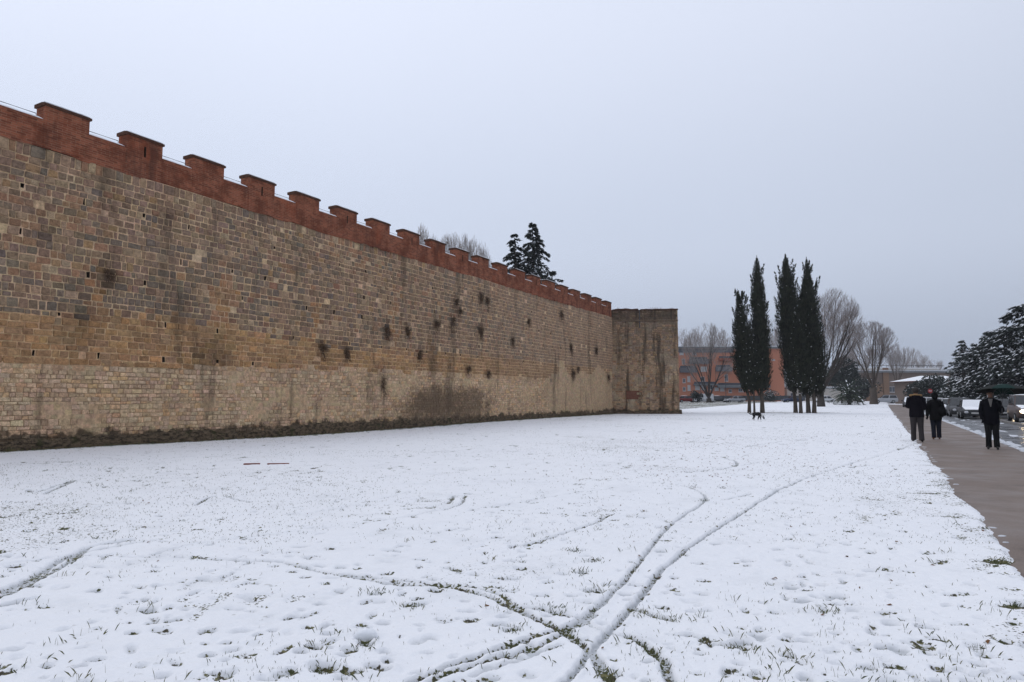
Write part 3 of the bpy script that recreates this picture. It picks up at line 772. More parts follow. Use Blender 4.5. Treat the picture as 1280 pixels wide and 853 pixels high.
# mossy foot
ft = MB(); ns = int((WS1 + .3 - WS0) / .13); nzr = 9; vs = []
for i in range(ns + 1):
    s = WS0 + (WS1 + .3 - WS0) * i / ns; top = .34 + .22 * (vn(s * .8, 0, 41) - .5) + .16 * (vn(s * 4, 0, 42) - .5)
    for k in range(nzr):
        t = k / (nzr - 1); z = -.4 + (top + .4) * t
        n = (.11 * (1 - t) ** .8 + .012) + .05 * (vn(s * 3.3, z * 6, 43) - .5) * (1 - t * .6) + .03 * (vn(s * 9, z * 11, 44) - .5)
        if k == nzr - 1: n = -.03
        vs.append((s, -(n + wav(s, z)), z))
ft.add(vs, [(i * nzr + k, (i + 1) * nzr + k, (i + 1) * nzr + k + 1, i * nzr + k + 1) for i in range(ns) for k in range(nzr - 1)])
ft.build('mossy_foot', M['base'], wall, True)
# brick battlements
PITCHM, MW, M0 = 2.49, 1.29, .63
PT = .48; SILL = 9.78; MTOP = 10.23; NF = .03
def rough_bottom(s): return ZTOP - .03 + .05 * (vn(s * 2.2, 0, 55) - .5) * 2
def face_block(mb, s0, s1, z1, slit=False, nf=NF):
    """brick block with an uneven lower edge, front at n = nf, back at n = nf - PT"""
    yf, yb = -nf, PT - nf
    cols = np.linspace(s0, s1, 6); sx = [c for c in cols]
    if slit:
        m = (s0 + s1) / 2; sx = [s0, (s0 + m) / 2, m - .035, m + .035, (m + s1) / 2, s1]
    zr = [None, 9.2, 9.62, 9.98, z1] if slit else [None, 9.2, 9.62, z1]
    vs = []
    for r, z in enumerate(zr):
        for s in sx: vs.append((s, yf - .006 * (vn(s * 3, r, 56) - .5), rough_bottom(s) if z is None else z))
    n = len(sx); fs = []
    for r in range(len(zr) - 1):
        for k in range(n - 1):
            if slit and r == 2 and k == 2: continue
            fs.append((r * n + k, r * n + k + 1, (r + 1) * n + k + 1, (r + 1) * n + k))
    mb.add(vs, fs)
    mb.add([(s0, yf, ZTOP - .05), (s0, yb, ZTOP - .05), (s0, yb, z1), (s0, yf, z1), (s1, yf, ZTOP - .05), (s1, yb, ZTOP - .05), (s1, yb, z1), (s1, yf, z1)],
           [(0, 3, 2, 1), (4, 5, 6, 7), (3, 7, 6, 2), (1, 2, 6, 5)])
    if slit:
        m = (s0 + s1) / 2; a, b_ = m - .035, m + .035; z0, z2 = 9.62, 9.98; d = yf + .3
        mb.add([(a, yf, z0), (b_, yf, z0), (b_, yf, z2), (a, yf, z2), (a, d, z0), (b_, d, z0), (b_, d, z2), (a, d, z2)],
               [(0, 1, 5, 4), (1, 2, 6, 5), (2, 3, 7, 6), (3, 0, 4, 7), (4, 5, 6, 7)], 1)
def snow_ridge(s0, s1, y0, y1, z, h, n=12, seed=0):
    mb = MB(); rr = []
    for i in range(n + 1):
        s = s0 + (s1 - s0) * i / n; k = h * (.75 + .5 * vn(s * 4, 0, seed)); e = .02 * (vn(s * 6, 1, seed) - .5)
        if i in (0, n): k *= .35
        rr.append([(s, y0 + e, z - .004), (s, y0 + .02 + e, z + k * .7), (s, (y0 + y1) / 2, z + k), (s, y1 - .03, z + k * .7), (s, y1, z - .004)])
    mb.rings(rr, cap=True); return mb
for i in range(-6, 20):
    s0 = M0 + i * PITCHM + random.uniform(-.03, .03) - (.12 if i < 0 else 0); s1 = s0 + MW + random.uniform(-.04, .04)
    if s1 > WS1: s1 = WS1
    mb = MB(); face_block(mb, s0, s1, MTOP + random.uniform(-.015, .015), i % 2 == 1, NF + .012)
    mer = mb.build('merlon', [M['brick'], M['hole']], wall)
    cp = MB(); yo = .055; rr = []
    for s in np.linspace(s0 - .05, s1 + .05, 7):
        j = .012 * (vn(s * 5, 2, 60) - .5); rr.append([(s, -NF - yo, MTOP - .02), (s, -NF - yo + .004, MTOP + .055 + j), (s, -NF + .1, MTOP + .1 + j), (s, PT - NF + .04, MTOP + .09), (s, PT - NF + .04, MTOP - .02)])
    cp.rings(rr); cap_ = cp.build('cap', M['cap'], mer)
    snow_ridge(s0 - .03, s1 + .03, -NF + .0, PT - NF + .03, MTOP + .095, .035, 10, 70 + i).build('snow', M['snow'], mer, True)
    n0 = M0 + (i + 1) * PITCHM
    if n0 < WS1:
        mb = MB(); face_block(mb, s1 - .04, n0 + .08, SILL - .003, False, NF)
        cr = mb.build('crenel_wall', M['brick'], wall)
        snow_ridge(s1 + .01, n0 - .05, -NF - .01, PT - NF, SILL, .05, 12, 90 + i).build('snow', M['snow'], cr, True)
        g = MB(); zr = SILL + .19; g.tube([(s1 + .1, .2, SILL - .02), (s1 + .1, .2, zr), (n0 - .14, .2, zr), (n0 - .14, .2, SILL - .02)], .013, 5)
        g.build('guard_rail', M['rail'], wall)

# dry weeds rooted in the joints
ORD = 'first second third fourth fifth sixth seventh eighth ninth tenth eleventh twelfth thirteenth fourteenth fifteenth sixteenth seventeenth eighteenth nineteenth twentieth'.split()
def wall_weed(px, py, r):
    d = ray(px, py); o = A0 + NW * .02; t = (o - CC).dot(NW) / d.dot(NW); p = CC + d * t
    mb = MB()
    el = random.uniform(1.3, 2.6); sk = random.uniform(-.5, .5)
    for k in range(int(36 + 120 * r)):
        a = random.uniform(0, 6.28); q = r * random.random() ** .6; L = random.uniform(.12, .3) * (.6 + r)
        vv = -abs(random.gauss(0, .30)) * el + .12; s0 = Vector((random.gauss(0, .17) * r + sk * vv * r * .5, -random.uniform(0, .05), vv * r))
        e1 = s0 + Vector((math.cos(a) * L * .55, -random.uniform(.02, .16), math.sin(a) * L * .6)); e2 = e1 + Vector((math.cos(a) * L * .2, -random.uniform(-.02, .05), -L * random.uniform(.3, 1.0)))
        w = random.uniform(.005, .011); mb.add([s0 + Vector((0, 0, w)), s0 - Vector((w, 0, w)), e1 + Vector((w, 0, w)), e1 - Vector((w, 0, w)), e2], [(0, 1, 3, 2), (2, 3, 4)])
    o = mb.build('wall_weed', M['dryweed']); o.location = p; o.rotation_euler = (0, 0, math.pi / 2 - TH)
    sw, zw = wall_sz(px, py); nth = max(0, min(19, 19 - int(math.floor((sw - M0 + .6) / PITCHM))))
    tag(o, ('large bushy' if r > .54 else 'middling' if r > .42 else 'small sparse') + ' dry weed on the ' + ('upper' if zw > 6 else 'grey' if zw > 4 else 'ochre' if zw > 2.8 else 'pale lower') + ' stonework under the ' + ORD[nth] + ' battlement from the tower', 'plant', 'dry weeds growing on the stone wall')
for (px, py, r) in WEEDS: wall_weed(px, py, r)

# ------------------------------------------------------------------ the corner tower
T1 = A0 + DW * 49.45; T2x = X_at(849, 62.15); T2 = Vector((T2x, 62.15, 0))
tv = (T2 - T1); TWID = tv.length; trot = math.atan2(tv.y, tv.x)
tower = empty('wall_tower', T1, trot)
tag(tower, 'square stone corner tower streaked with dark stains at the end of the wall', 'tower')
TZ = 9.62
def twav(s, z): return .03 * math.sin(s * 1.1 + z * .9) + .05 * (vn(s * .6, z * .6, 24) - .5)
tb = MB(); st = MB(); random.seed(21); z = -.3; k = 0
BR0, BR1, BZ0, BZ1 = 1.25, 2.35, 1.42, 2.2
while z < TZ - .05:
    h = random.uniform(.15, .24); z1 = min(z + h, TZ); z1 = TZ if TZ - z1 < .1 else z1; s = -.3
    while s < TWID - .01:
        w = random.uniform(.18, .42); w = TWID - s if s + w > TWID - .12 else w
        c = [(s, z), (s + w, z), (s + w, z1), (s, z1)]; cs, cz = s + w / 2, (z + z1) / 2
        band = cz > TZ - 1.0
        if BR0 < cs < BR1 and BZ0 < cz < BZ1: s += w; continue
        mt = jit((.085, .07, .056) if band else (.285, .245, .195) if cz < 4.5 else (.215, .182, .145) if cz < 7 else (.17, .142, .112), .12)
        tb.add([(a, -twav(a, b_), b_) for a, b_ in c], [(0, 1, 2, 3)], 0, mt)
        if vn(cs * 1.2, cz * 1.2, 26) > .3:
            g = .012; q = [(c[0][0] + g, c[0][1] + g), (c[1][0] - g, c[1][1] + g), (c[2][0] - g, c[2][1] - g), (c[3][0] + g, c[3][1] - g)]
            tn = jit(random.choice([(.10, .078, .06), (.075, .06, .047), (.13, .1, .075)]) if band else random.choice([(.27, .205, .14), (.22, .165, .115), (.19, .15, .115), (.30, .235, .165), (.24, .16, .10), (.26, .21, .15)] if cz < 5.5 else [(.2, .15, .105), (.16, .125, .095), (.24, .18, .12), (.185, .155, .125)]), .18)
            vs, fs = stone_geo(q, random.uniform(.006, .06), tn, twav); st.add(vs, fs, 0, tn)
        s += w
    z = z1
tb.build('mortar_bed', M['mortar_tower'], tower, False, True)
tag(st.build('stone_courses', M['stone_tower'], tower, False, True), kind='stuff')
# sides, back and roof slab; the front stays behind the facing
b = MB(); b.box(.0, TWID - .005, .12, 7.5, -.4, TZ - .06, 0, (.2, .155, .11)); b.build('tower_core', M['mortar'], tower, False, True)
# quoins on the outer corner
b = MB(); z = -.2
while z < TZ - .2:
    h = random.uniform(.22, .34); dd = random.uniform(.3, .6); b.box(TWID - .12, TWID + random.uniform(.0, .02), -.03 - random.uniform(0, .03), dd, z, z + h - .02, 0, jit((.25, .2, .145), .25)); z += h
b.build('quoin_stones', M['stone_tower'], tower, False, True)
# walled-up window in brick, recessed
b = MB(); b.box(BR0 - .05, BR1 + .08, .05, .3, BZ0 - .1, BZ1 + .1); b.build('bricked_window', plain('old_brick', (.17, .075, .05), .9, .1, .5, 6, .6), tower)
# projecting string course and parapet in two lengths with a slot between
b = MB(); b.box(.02, TWID + .03, -.1, .1, TZ - 1.08, TZ - .97, 0, (.1, .08, .06)); b.build('string_course', M['stone'], tower, False, True)
for (a, c_) in ((.0, 2.42), (2.62, TWID + .04)):
    b = MB(); rr = []
    for s in np.linspace(a, c_, 14):
        j = .16 * (vn(s * 2.2, 1, 29) - .5); rr.append([(s, -.12, TZ - .06), (s, -.12, TZ + .06 + j), (s, .35, TZ + .07 + j), (s, .35, TZ - .06)])
    b.rings(rr); cpo = b.build('parapet_slab', M['cap'], tower)
    snow_ridge(a + .02, c_ - .02, -.06, .34, TZ + .055, .04, 16, 130).build('snow', M['snow'], cpo, True)
b = MB()
for (s, n) in ((.55, 9), (1.2, 12), (3.9, 16), (4.1, 14), (4.5, 9), (5.4, 8), (3.6, 7)):
    for q in range(n):
        x = s + random.gauss(0, .06); L = random.uniform(.08, .26); lx = random.gauss(0, .08)
        b.add([(x - .012, .1, TZ), (x + .012, .1, TZ), (x + lx, .1 + random.gauss(0, .05), TZ + .06 + L)], [(0, 1, 2)])
tag(b.build('dry_grass', M['dryweed'], tower), kind='stuff')
b = MB(); ns = 40; vs = []
for i in range(ns + 1):
    s = -.2 + (TWID + .42) * i / ns
    for q in range(5):
        t = q / 4; z = -.4 + .8 * t + (.12 * (vn(s * 2, 0, 47) - .5) if q == 4 else 0)
        vs.append((s, -(.14 * (1 - t) + .03 + .04 * (vn(s * 3, z * 5, 48) - .5)) if q < 4 else .02, z))
b.add(vs, [(i * 5 + q, (i + 1) * 5 + q, (i + 1) * 5 + q + 1, i * 5 + q + 1) for i in range(ns) for q in range(4)]); b.build('mossy_foot', M['base'], tower, True)
# upright round shafts of old downpipe stains: a lead pipe in the joint
b = MB(); b.tube([(2.52, -.05, TZ - .05), (2.52, -.06, TZ - 1.7)], .045, 8); b.build('downpipe', M['rail'], tower)
# ------------------------------------------------------------------ trees
def cards(mb, p, d, up, L, w, mat=0):
    """one leaf-spray: a bent diamond from p along d"""
    side = d.cross(up)
    if side.length < 1e-4: side = Vector((1, 0, 0))
    side = side.normalized() * w
    m = p + d * (L * .5) + up * random.uniform(-.02, .05) * L * 3
    mb.add([p, m + side, p + d * L, m - side], [(0, 1, 2), (0, 2, 3)], mat)

def rand_dir(): 
    v = Vector((random.gauss(0, 1), random.gauss(0, 1), random.gauss(0, 1))); return v.normalized()

def cypress(px, Y, top, rad, label, low=1.7, lean=0.0, snow=120, n=6500, seed=0, spikes=7, trunk_r=.16, core=True, taper=.9, pw=1.35):
    random.seed(1000 + seed)
    x = X_at(px, Y); g = gzf(x, Y); root = empty('cypress_tree', (x, Y, g)); tag(root, label, 'cypress tree', 'cypresses standing on the snowy lawn')
    h = at(px, top, Y).z - g
    b = MB(); b.tube([(0, 0, -.1), (random.uniform(-.08, .08), 0, 1.2), (lean * .3, 0, 2.6), (lean * .7, 0, h * .7)], [trunk_r * 1.35, trunk_r, trunk_r * .85, .04], 8); b.build('trunk', M['bark'], root)
    def R_at(t, a):   # crown radius at height fraction t, direction a
        prof = (min(1, (t + .05) / .2) ** .55) * (1 - max(0, (t - .22) / .78) ** pw) ** taper
        return rad * prof * (.64 + .56 * vn(math.cos(a) * 1.6 + seed * 3, t * h * .55 + math.sin(a) * 1.6, 200 + seed) + .34 * (vn(a * 2.5, t * h * 1.6, 210 + seed) - .5)) + .02
    if core:
        cb_ = MB(); rr = []
        for i in range(26):
            t = i / 25; rr.append([(lean * t + .72 * R_at(t, a) * math.cos(a), .72 * R_at(t, a) * math.sin(a), low + .6 + (h - low - 1.3) * t) for a in [2 * math.pi * k / 12 for k in range(12)]])
        cb_.rings(rr); core_mb = cb_
    lf = MB(); sn = MB()
    if core: lf.add(core_mb.v, core_mb.f, 1)
    tops = [(random.uniform(0, 6.28), random.uniform(.35, .93), random.uniform(.7, 1.9)) for k in range(spikes * 2)]
    for k in range(n):
        t = random.random() ** 1.15; a = random.uniform(0, 6.28); r = R_at(t, a) * random.uniform(.66, 1.04)
        lo_ = low + 1.3 * (vn(math.cos(a) * 1.7 + 3, math.sin(a) * 1.7, 220 + seed) - .4); p = Vector((lean * t + r * math.cos(a), r * math.sin(a), lo_ + (h - .35 - lo_) * t)); kk = min(1, .35 + r)
        d = Vector((math.cos(a) * .4, math.sin(a) * .4, 1)).normalized() + rand_dir() * .3; d.normalize()
        cards(lf, p, d, Vector((math.cos(a), math.sin(a), .2)), random.uniform(.2, .48) * kk, random.uniform(.03, .07) * kk)
    for (a, t0, L) in tops:
        r = R_at(t0, a) * .8; q = Vector((lean * t0 + r * math.cos(a), r * math.sin(a), low + (h - low) * t0)); dd = Vector((math.cos(a) * .28, math.sin(a) * .28, 1)).normalized(); L = min(L, .75 * (1 - t0) * (h - low))
        for k in range(60):
            u = random.random(); rr_ = .16 * (1 - u) + .03; c = q + dd * L * u + Vector((random.uniform(-1, 1), random.uniform(-1, 1), 0)) * rr_
            cards(lf, c, (dd + rand_dir() * .35).normalized(), rand_dir(), random.uniform(.15, .3), .04)
    for k in range(40):
        u = random.random(); c = Vector((lean + random.gauss(0, .07) * (1 - u), random.gauss(0, .07) * (1 - u), h - .9 + .75 * u)); cards(lf, c, (Vector((0, 0, 1)) + rand_dir() * .2).normalized(), rand_dir(), .18, .022)
    lf.build('crown', [M['cypress'], M['cypress_core']], root)
    for k in range(snow):
        t = random.random() ** 1.0; a = random.uniform(math.pi, 2 * math.pi) if random.random() < .85 else random.uniform(0, 6.28); r = R_at(t, a) * 1.02
        if vn(t * h * .5, a * 2, 300 + seed) < .42: continue
        p = Vector((lean * t + r * math.cos(a), r * math.sin(a), low + (h - low) * t)); s_ = random.uniform(.016, .045)
        u = Vector((-math.sin(a), math.cos(a), random.uniform(-.6, .6))) * s_ * random.uniform(.8, 1.8); v = Vector((math.cos(a) * .6, math.sin(a) * .6, .7)) * s_
        sn.add([p - u, p + v * .5 - v, p + u, p + v, p + Vector((0, 0, s_))], [(0, 1, 4), (1, 2, 4), (2, 3, 4), (3, 0, 4), (0, 3, 2, 1)])
    if sn.v: sn.build('snow', M['snow'], root)['kind'] = 'stuff'
    return root
cypress(936, 66, 361, 1.16, 'shorter cypress with snow dusted ragged crown beside the tall smooth cypress', 1.9, -.8, 190, 5600, 1, 12, .15, True, .95, 1.5)
cypress(942.5, 65.6, 478, .42, 'small thin cypress on a bare stem between two larger cypresses', 1.9, 0, 20, 700, 2, 2, .09, False)
cypress(952.5, 65.9, 319, .98, 'tall smooth dark cypress ending in a rounded tip', 1.9, -.1, 30, 7000, 3, 5, .19, True, .85, 2.6)
cypress(994, 66.4, 317, 1.22, 'tallest cypress with ragged twin tips', 2.0, -.5, 60, 7600, 4, 18, .18, True, .95, 2.5)
cypress(1000.5, 65.2, 383, 1.02, 'cypress heavily flecked with snow in front of the ragged tall ones', 1.8, -.2, 260, 4800, 5, 8, .15, True, .95, 1.6)
cypress(1010, 66.2, 352, 1.12, 'dark cypress squeezed between the snow flecked and the pointed cypress', 1.8, -.1, 60, 5200, 6, 8, .19, True, .9, 1.9)
cypress(1017, 65.8, 321, 1.45, 'tall pointed cypress widening evenly towards its foot', 1.8, -.2, 110, 7600, 7, 8, .18, True, .95, 1.45)

def bare_tree(px, Y, label, top, trunk_h, trunk_r, limbs, spread, seed, mats, twig=.012, py=None, levels=4, kids=(7, 6, 5), name='bare_tree', group='bare winter trees', zbase=None, upright=.55, curve=.25, rx=None, cx=0.0):
    random.seed(2000 + seed)
    x = X_at(px, Y); g = gzf(x, Y) if zbase is None else zbase; root = empty(name, (x, Y, g)); tag(root, label, 'tree', group)
    h = at(px, top, Y).z - g
    tr = MB(); tw = MB()
    tr.tube([(0, 0, -.3), (0, 0, .0), (random.uniform(-.1, .1), 0, trunk_h * .5), (random.uniform(-.1, .1), 0, trunk_h)], [trunk_r * 1.5, trunk_r * 1.25, trunk_r, trunk_r * .95], 8)
    rx = rx or .42 * h; cz_ = trunk_h * .6 + (h - trunk_h * .6) * .52; rz = h - cz_
    def inside(q): return ((q.x - cx) / rx) ** 2 + (q.y / rx) ** 2 + ((q.z - cz_) / rz) ** 2 < random.uniform(.86, 1.04) or q.z < cz_ * .55
    def grow(p, d, L, r, lv):
        n = 4 if lv == 0 else 3 if lv < 3 else 2; pts = [p]; q = p.copy(); dd = d.copy()
        for i in range(n):
            dd = (dd + Vector((0, 0, curve * (.35 if lv == 0 else .16))) + rand_dir() * (.15 if lv else .1)).normalized(); q = q + dd * (L / n)
            if lv and not inside(q): break
            pts.append(q)
        if len(pts) < 2: return
        n = len(pts) - 1
        rads = [max(twig * .7, r * (1 - .6 * i / n)) for i in range(n + 1)]
        (tr if lv < 2 else tw).tube(pts, rads, 6 if lv == 0 else 4 if lv == 1 else 3, 0, None, False)
        if lv >= levels - 1: return
        k = kids[min(lv, len(kids) - 1)]
        for i in range(k):
            u = (.18 if lv else .3) + (.82 if lv else .7) * (i + random.random()) / k; u = min(u, .999); j = min(int(u * n), n - 1); f = u * n - j; c = pts[j].lerp(pts[j + 1], f); r2 = rads[j] * random.uniform(.26, .42)
            ax = (pts[j + 1] - pts[j]).normalized(); s = ax.cross(rand_dir()).normalized()
            nd = (ax + s * random.uniform(.3, .62) + Vector((0, 0, upright * .25))).normalized()
            grow(c, nd, L * random.uniform(.42, .68) * (1.1 - .35 * u), max(r2, twig), lv + 1)
        grow(pts[-1], dd, L * random.uniform(.4, .55), max(rads[-1] * .7, twig), lv + 1)
    for i, (a, tilt, k) in enumerate(limbs):
        d = Vector((math.sin(tilt) * math.cos(a), math.sin(tilt) * math.sin(a), math.cos(tilt)))
        grow(Vector((0, 0, trunk_h * random.uniform(.8, 1.0))), d, (h - trunk_h) * .62 * k, trunk_r * random.uniform(.24, .38), 0)
    # fit the height
    allv = [v for v in tr.v + tw.v]; f = 1.0
    for mb in (tr, tw): mb.v = [(v[0] * spread, v[1] * spread, v[2] if v[2] < trunk_h else trunk_h + (v[2] - trunk_h) * f) for v in mb.v]
    tr.build('trunk', M[mats[0]], root, True); tw.build('crown', M[mats[1]], root)
    return root
def fan(n, t0, t1, off=0): return [(off + 2 * math.pi * i / n + random.uniform(-.2, .2), random.uniform(t0, t1), random.uniform(.85, 1.1)) for i in range(n)]
random.seed(5)
# in front of the orange building
bare_tree(886, 138.5, 'bare tree with forked grey trunk in front of the orange building', 402, .9, .55, [(3.0, .42, 1.0), (.1, .06, 1.15), (.9, .12, 1.1), (2.6, .2, 1.05), (.0, .38, .9), (4.2, .25, 1), (3.2, .55, .85)], .95, 1, ('bark_dark', 'twig_grey'), .014, None, 5, (6, 5, 4, 2), upright=.6, curve=.2, rx=6.0)
bare_tree(868, 196, 'bare tree crown rising above the left part of the orange roof', 406, 4, .4, fan(5, .15, .5), 1.0, 2, ('bark', 'twig_grey'), .02, upright=.7)
bare_tree(915, 200, 'bare tree crown rising behind the orange roof beside the short cypress', 412, 4, .4, fan(5, .15, .5), 1.0, 3, ('bark', 'twig_grey'), .02, upright=.7)
bare_tree(969, 190, 'bare tree seen between the two cypress groups', 396, 4, .4, fan(6, .15, .5), 1.0, 4, ('bark', 'twig_grey'), .02, upright=.7)
# the big fans to the right of the cypresses
bare_tree(1026, 98, 'big fan shaped bare tree leaning out from behind the cypresses', 358, 2.2, .5, [(0, .62, 1.15), (.3, .5, 1.15), (-.3, .42, 1.15), (.5, .3, 1.1), (-.6, .2, 1.05), (1.5, .15, 1.0), (3, .12, .95), (.1, .75, .95)], 1.0, 5, ('bark_dark', 'twig'), .011, None, 5, (8, 5, 4, 2), upright=.4, curve=.2, rx=4.3, cx=2.6)
bare_tree(1092, 118, 'bare pollarded tree with thick forked trunk beside the palm', 400, 2.9, .62, [(0, .42, 1.05), (.8, .5, 1), (3.14, .55, 1.05), (2.6, .3, 1.1), (-.9, .25, 1.1), (3.6, .12, 1.15), (.2, .2, 1.15)], .95, 6, ('bark', 'twig'), .012, None, 5, (7, 5, 4, 2), upright=.45, curve=.2, rx=5.0)
bare_tree(1074, 150, 'slender bare tree behind the palm and the forked tree', 428, 3, .34, fan(5, .2, .55), 1.0, 7, ('bark', 'twig_grey'), .016, upright=.7)
bare_tree(1122, 165, 'pale bare tree in front of the long brown building', 428, 3, .34, fan(5, .15, .5), .85, 8, ('bark', 'twig_grey'), .018, upright=.8)
bare_tree(1134, 240, 'faint bare tree behind the long brown building, tallest of its row', 432, 5, .4, fan(5, .15, .5), .9, 9, ('bark', 'twig_grey'), .022, upright=.8)
bare_tree(1152, 260, 'faint bare tree behind the snowy roof of the brown building', 442, 5, .4, fan(5, .15, .5), .9, 10, ('bark', 'twig_grey'), .022, upright=.8)
bare_tree(1168, 270, 'faint low bare tree behind the brown building near the firs', 447, 5, .35, fan(5, .15, .5), .9, 11, ('bark', 'twig_grey'), .022, upright=.8)
# poplars behind the wall
for i, (px, top, Y) in enumerate([(508, 296, 74), (526, 276, 70), (541, 291, 74), (557, 288, 72), (567, 287, 70), (580, 290, 73), (592, 292, 71), (603, 300, 74)]):
    nm = ['lowest bare poplar beside the highest one behind the brick battlements', 'highest bare poplar rising behind the brick battlements', 'bare poplar beside the highest one behind the wall', 'bare poplar with upright twigs at the start of the dense row behind the wall', 'dense upright poplar behind the wall, in the middle row', 'thin poplar behind the wall between two denser ones', 'brownish poplar behind the wall near the end of the row', 'last low poplar of the row behind the wall, before the conifers'][i]
    bare_tree(px, Y, nm, top, 7, .22, [(a_, t_, 1.3) for a_, t_, k_ in fan(6, .03, .17)], .8, 30 + i, ('bark', 'twig_grey'), .012, None, 4, (7, 5, 3), 'poplar_tree', 'bare poplars behind the wall', 0, 1.2, .5, 1.8)

def conifer(name, label, px, Y, top, low, rad, levels, seed, snow=.5, droop=.25, mats=('needle', 'bark_dark'), spray=.42, px_lean=0, group='snowy conifers', dens=1.0, flat=False, ragged=.3, shape=1.0):
    random.seed(3000 + seed)
    x = X_at(px, Y); g = gzf(x, Y); root = empty(name, (x, Y, g)); tag(root, label, 'conifer', group)
    h = at(px, top, Y).z - g
    tr = MB(); tr.tube([(0, 0, -.2), (0, 0, h * .3), (px_lean * .5, 0, h * .6), (px_lean, 0, h * .985)], [.03 * h, .024 * h, .014 * h, .02], 7)
    lf = MB(); sn = MB()
    for i in range(levels):
        t = i / (levels - 1); z = low + (h - low) * (t ** .92); R0 = rad * (1 - t) ** shape + .12
        nb = max(4, int((7 if not flat else 6) * (1 - .35 * t)))
        for k in range(nb):
            a = random.uniform(0, 6.28); L = R0 * random.uniform(1 - ragged, 1.08); dr = droop * random.uniform(.6, 1.4)
            up0 = random.uniform(-.05, .25) if flat else random.uniform(.05, .3)
            pts = []; zz = z + random.uniform(-.3, .3) * (h - low) / levels
            for j in range(6):
                u = j / 5; pts.append(Vector((px_lean * t + math.cos(a) * L * u, math.sin(a) * L * u, zz + L * (up0 * u - dr * u * u))))
            tr.tube(pts, [.012 * h * (1 - t) * .5 + .012] + [.02 * (1 - j / 6) + .006 for j in range(1, 6)], 3, 0, None, False)
            m = int((9 + 22 * L / rad * 1.0) * dens * (1 if flat else .8))
            for q in range(m):
                u = random.random() ** .75; j = min(int(u * 5), 4); c = pts[j].lerp(pts[j + 1], u * 5 - j); ax = (pts[j + 1] - pts[j]).normalized()
                sd_ = Vector((-math.sin(a), math.cos(a), 0)) * random.choice([-1, 1])
                wid = L * .36 * (1 - .55 * u) * random.random()
                c = c + sd_ * wid + Vector((0, 0, -.25 * wid + random.uniform(-.05, .06)))
                for v in range(2 if not flat else 3):
                    d = (ax * random.uniform(.3, 1) + sd_ * random.uniform(.0, .9) + Vector((0, 0, random.uniform(-.5, .12)))).normalized()
                    cards(lf, c, d, Vector((0, 0, 1)) + rand_dir() * .5, spray * random.uniform(.6, 1.25), spray * random.uniform(.12, .24))
                if random.random() < snow:
                    d = (ax * random.uniform(.5, 1) + sd_ * random.uniform(0, .6)).normalized(); ww = spray * random.uniform(.1, .22); LL = spray * random.uniform(.4, .95)
                    o = c + Vector((0, 0, .035 + spray * .05)); s2 = d.cross(Vector((0, 0, 1))).normalized() * ww; e = o + d * LL - Vector((0, 0, LL * .15)); mid = o + d * LL * .5 + Vector((0, 0, spray * .1))
                    sn.add([o - s2, o + s2, e, mid], [(0, 1, 3), (1, 2, 3), (2, 0, 3)])
    for k in range(40):
        u = random.random(); c = Vector((px_lean, 0, h * (.9 + .1 * u))); cards(lf, c, (Vector((0, 0, .5)) + rand_dir() * .8).normalized(), rand_dir(), spray * .6 * (1.2 - u), .06)
    tr.build('trunk', M[mats[1]], root); lf.build('crown', M[mats[0]], root)
    if sn.v: sn.build('snow', M['snow'], root)['kind'] = 'stuff'
    return root
# cedars behind the wall
conifer('cedar_tree', 'tall thin topped cedar rising behind the far battlements', 666.5, 72, 281, 7, 7.4, 26, 1, .12, .42, ('needle_dark', 'bark_dark'), .45, 0, 'cedars behind the wall', 2.6, True, .5, 1.05)
conifer('cedar_tree', 'smaller ragged cedar behind the battlements beside the tall cedar', 648, 71, 294, 7, 4.2, 19, 2, .1, .4, ('needle_dark', 'bark_dark'), .42, -.4, 'cedars behind the wall', 1.9, True, .55, .65)
conifer('cedar_tree', 'low flat layered cedar just showing over the last battlements', 691, 74, 340, 5, 3.8, 12, 3, .12, .3, ('needle_dark', 'bark_dark'), .48, 0, 'cedars behind the wall', 1.2, True, .3, .4)
# firs and the big snow laden cedar across the road
conifer('fir_tree', 'slim snow dusted fir at the edge of the conifers across the road', 1206, 82, 427, .8, 3.6, 19, 4, .42, .32, ('needle', 'bark_dark'), .38, 0, 'snowy conifers across the road', 2.0, False, .25, .85)
conifer('fir_tree', 'second fir, behind the slim one, its branches bowed with snow', 1222, 88, 431, .8, 4.2, 18, 5, .38, .35, ('needle', 'bark_dark'), .42, 0, 'snowy conifers across the road', 2.0, False, .3, .8)
conifer('fir_tree', 'taller blue grey fir merging into the big cedar', 1238, 84, 417, .8, 4.2, 20, 6, .34, .35, ('needle', 'bark_dark'), .42, 0, 'snowy conifers across the road', 2.0, False, .3, .75)
conifer('cedar_tree', 'huge cedar with wide snow laden branches hanging over the road', 1306, 66, 372, 2.2, 8.6, 19, 7, .36, .3, ('needle_dark', 'bark_dark'), .5, 0, 'snowy conifers across the road', 4.2, True, .25, .5)
conifer('cedar_tree', 'dark lower cedar filling the space under the huge snowy cedar', 1262, 78, 410, 1.0, 5.2, 16, 8, .22, .3, ('needle_dark', 'bark_dark'), .6, 0, 'snowy conifers across the road', 2.6, True, .3, .45)
conifer('cedar_tree', 'broad cedar standing behind the huge snowy one', 1330, 84, 395, 1.0, 7, 14, 9, .4, .25, ('needle_dark', 'bark_dark'), .65, 0, 'snowy conifers across the road', 2.2, True, .3, .5)

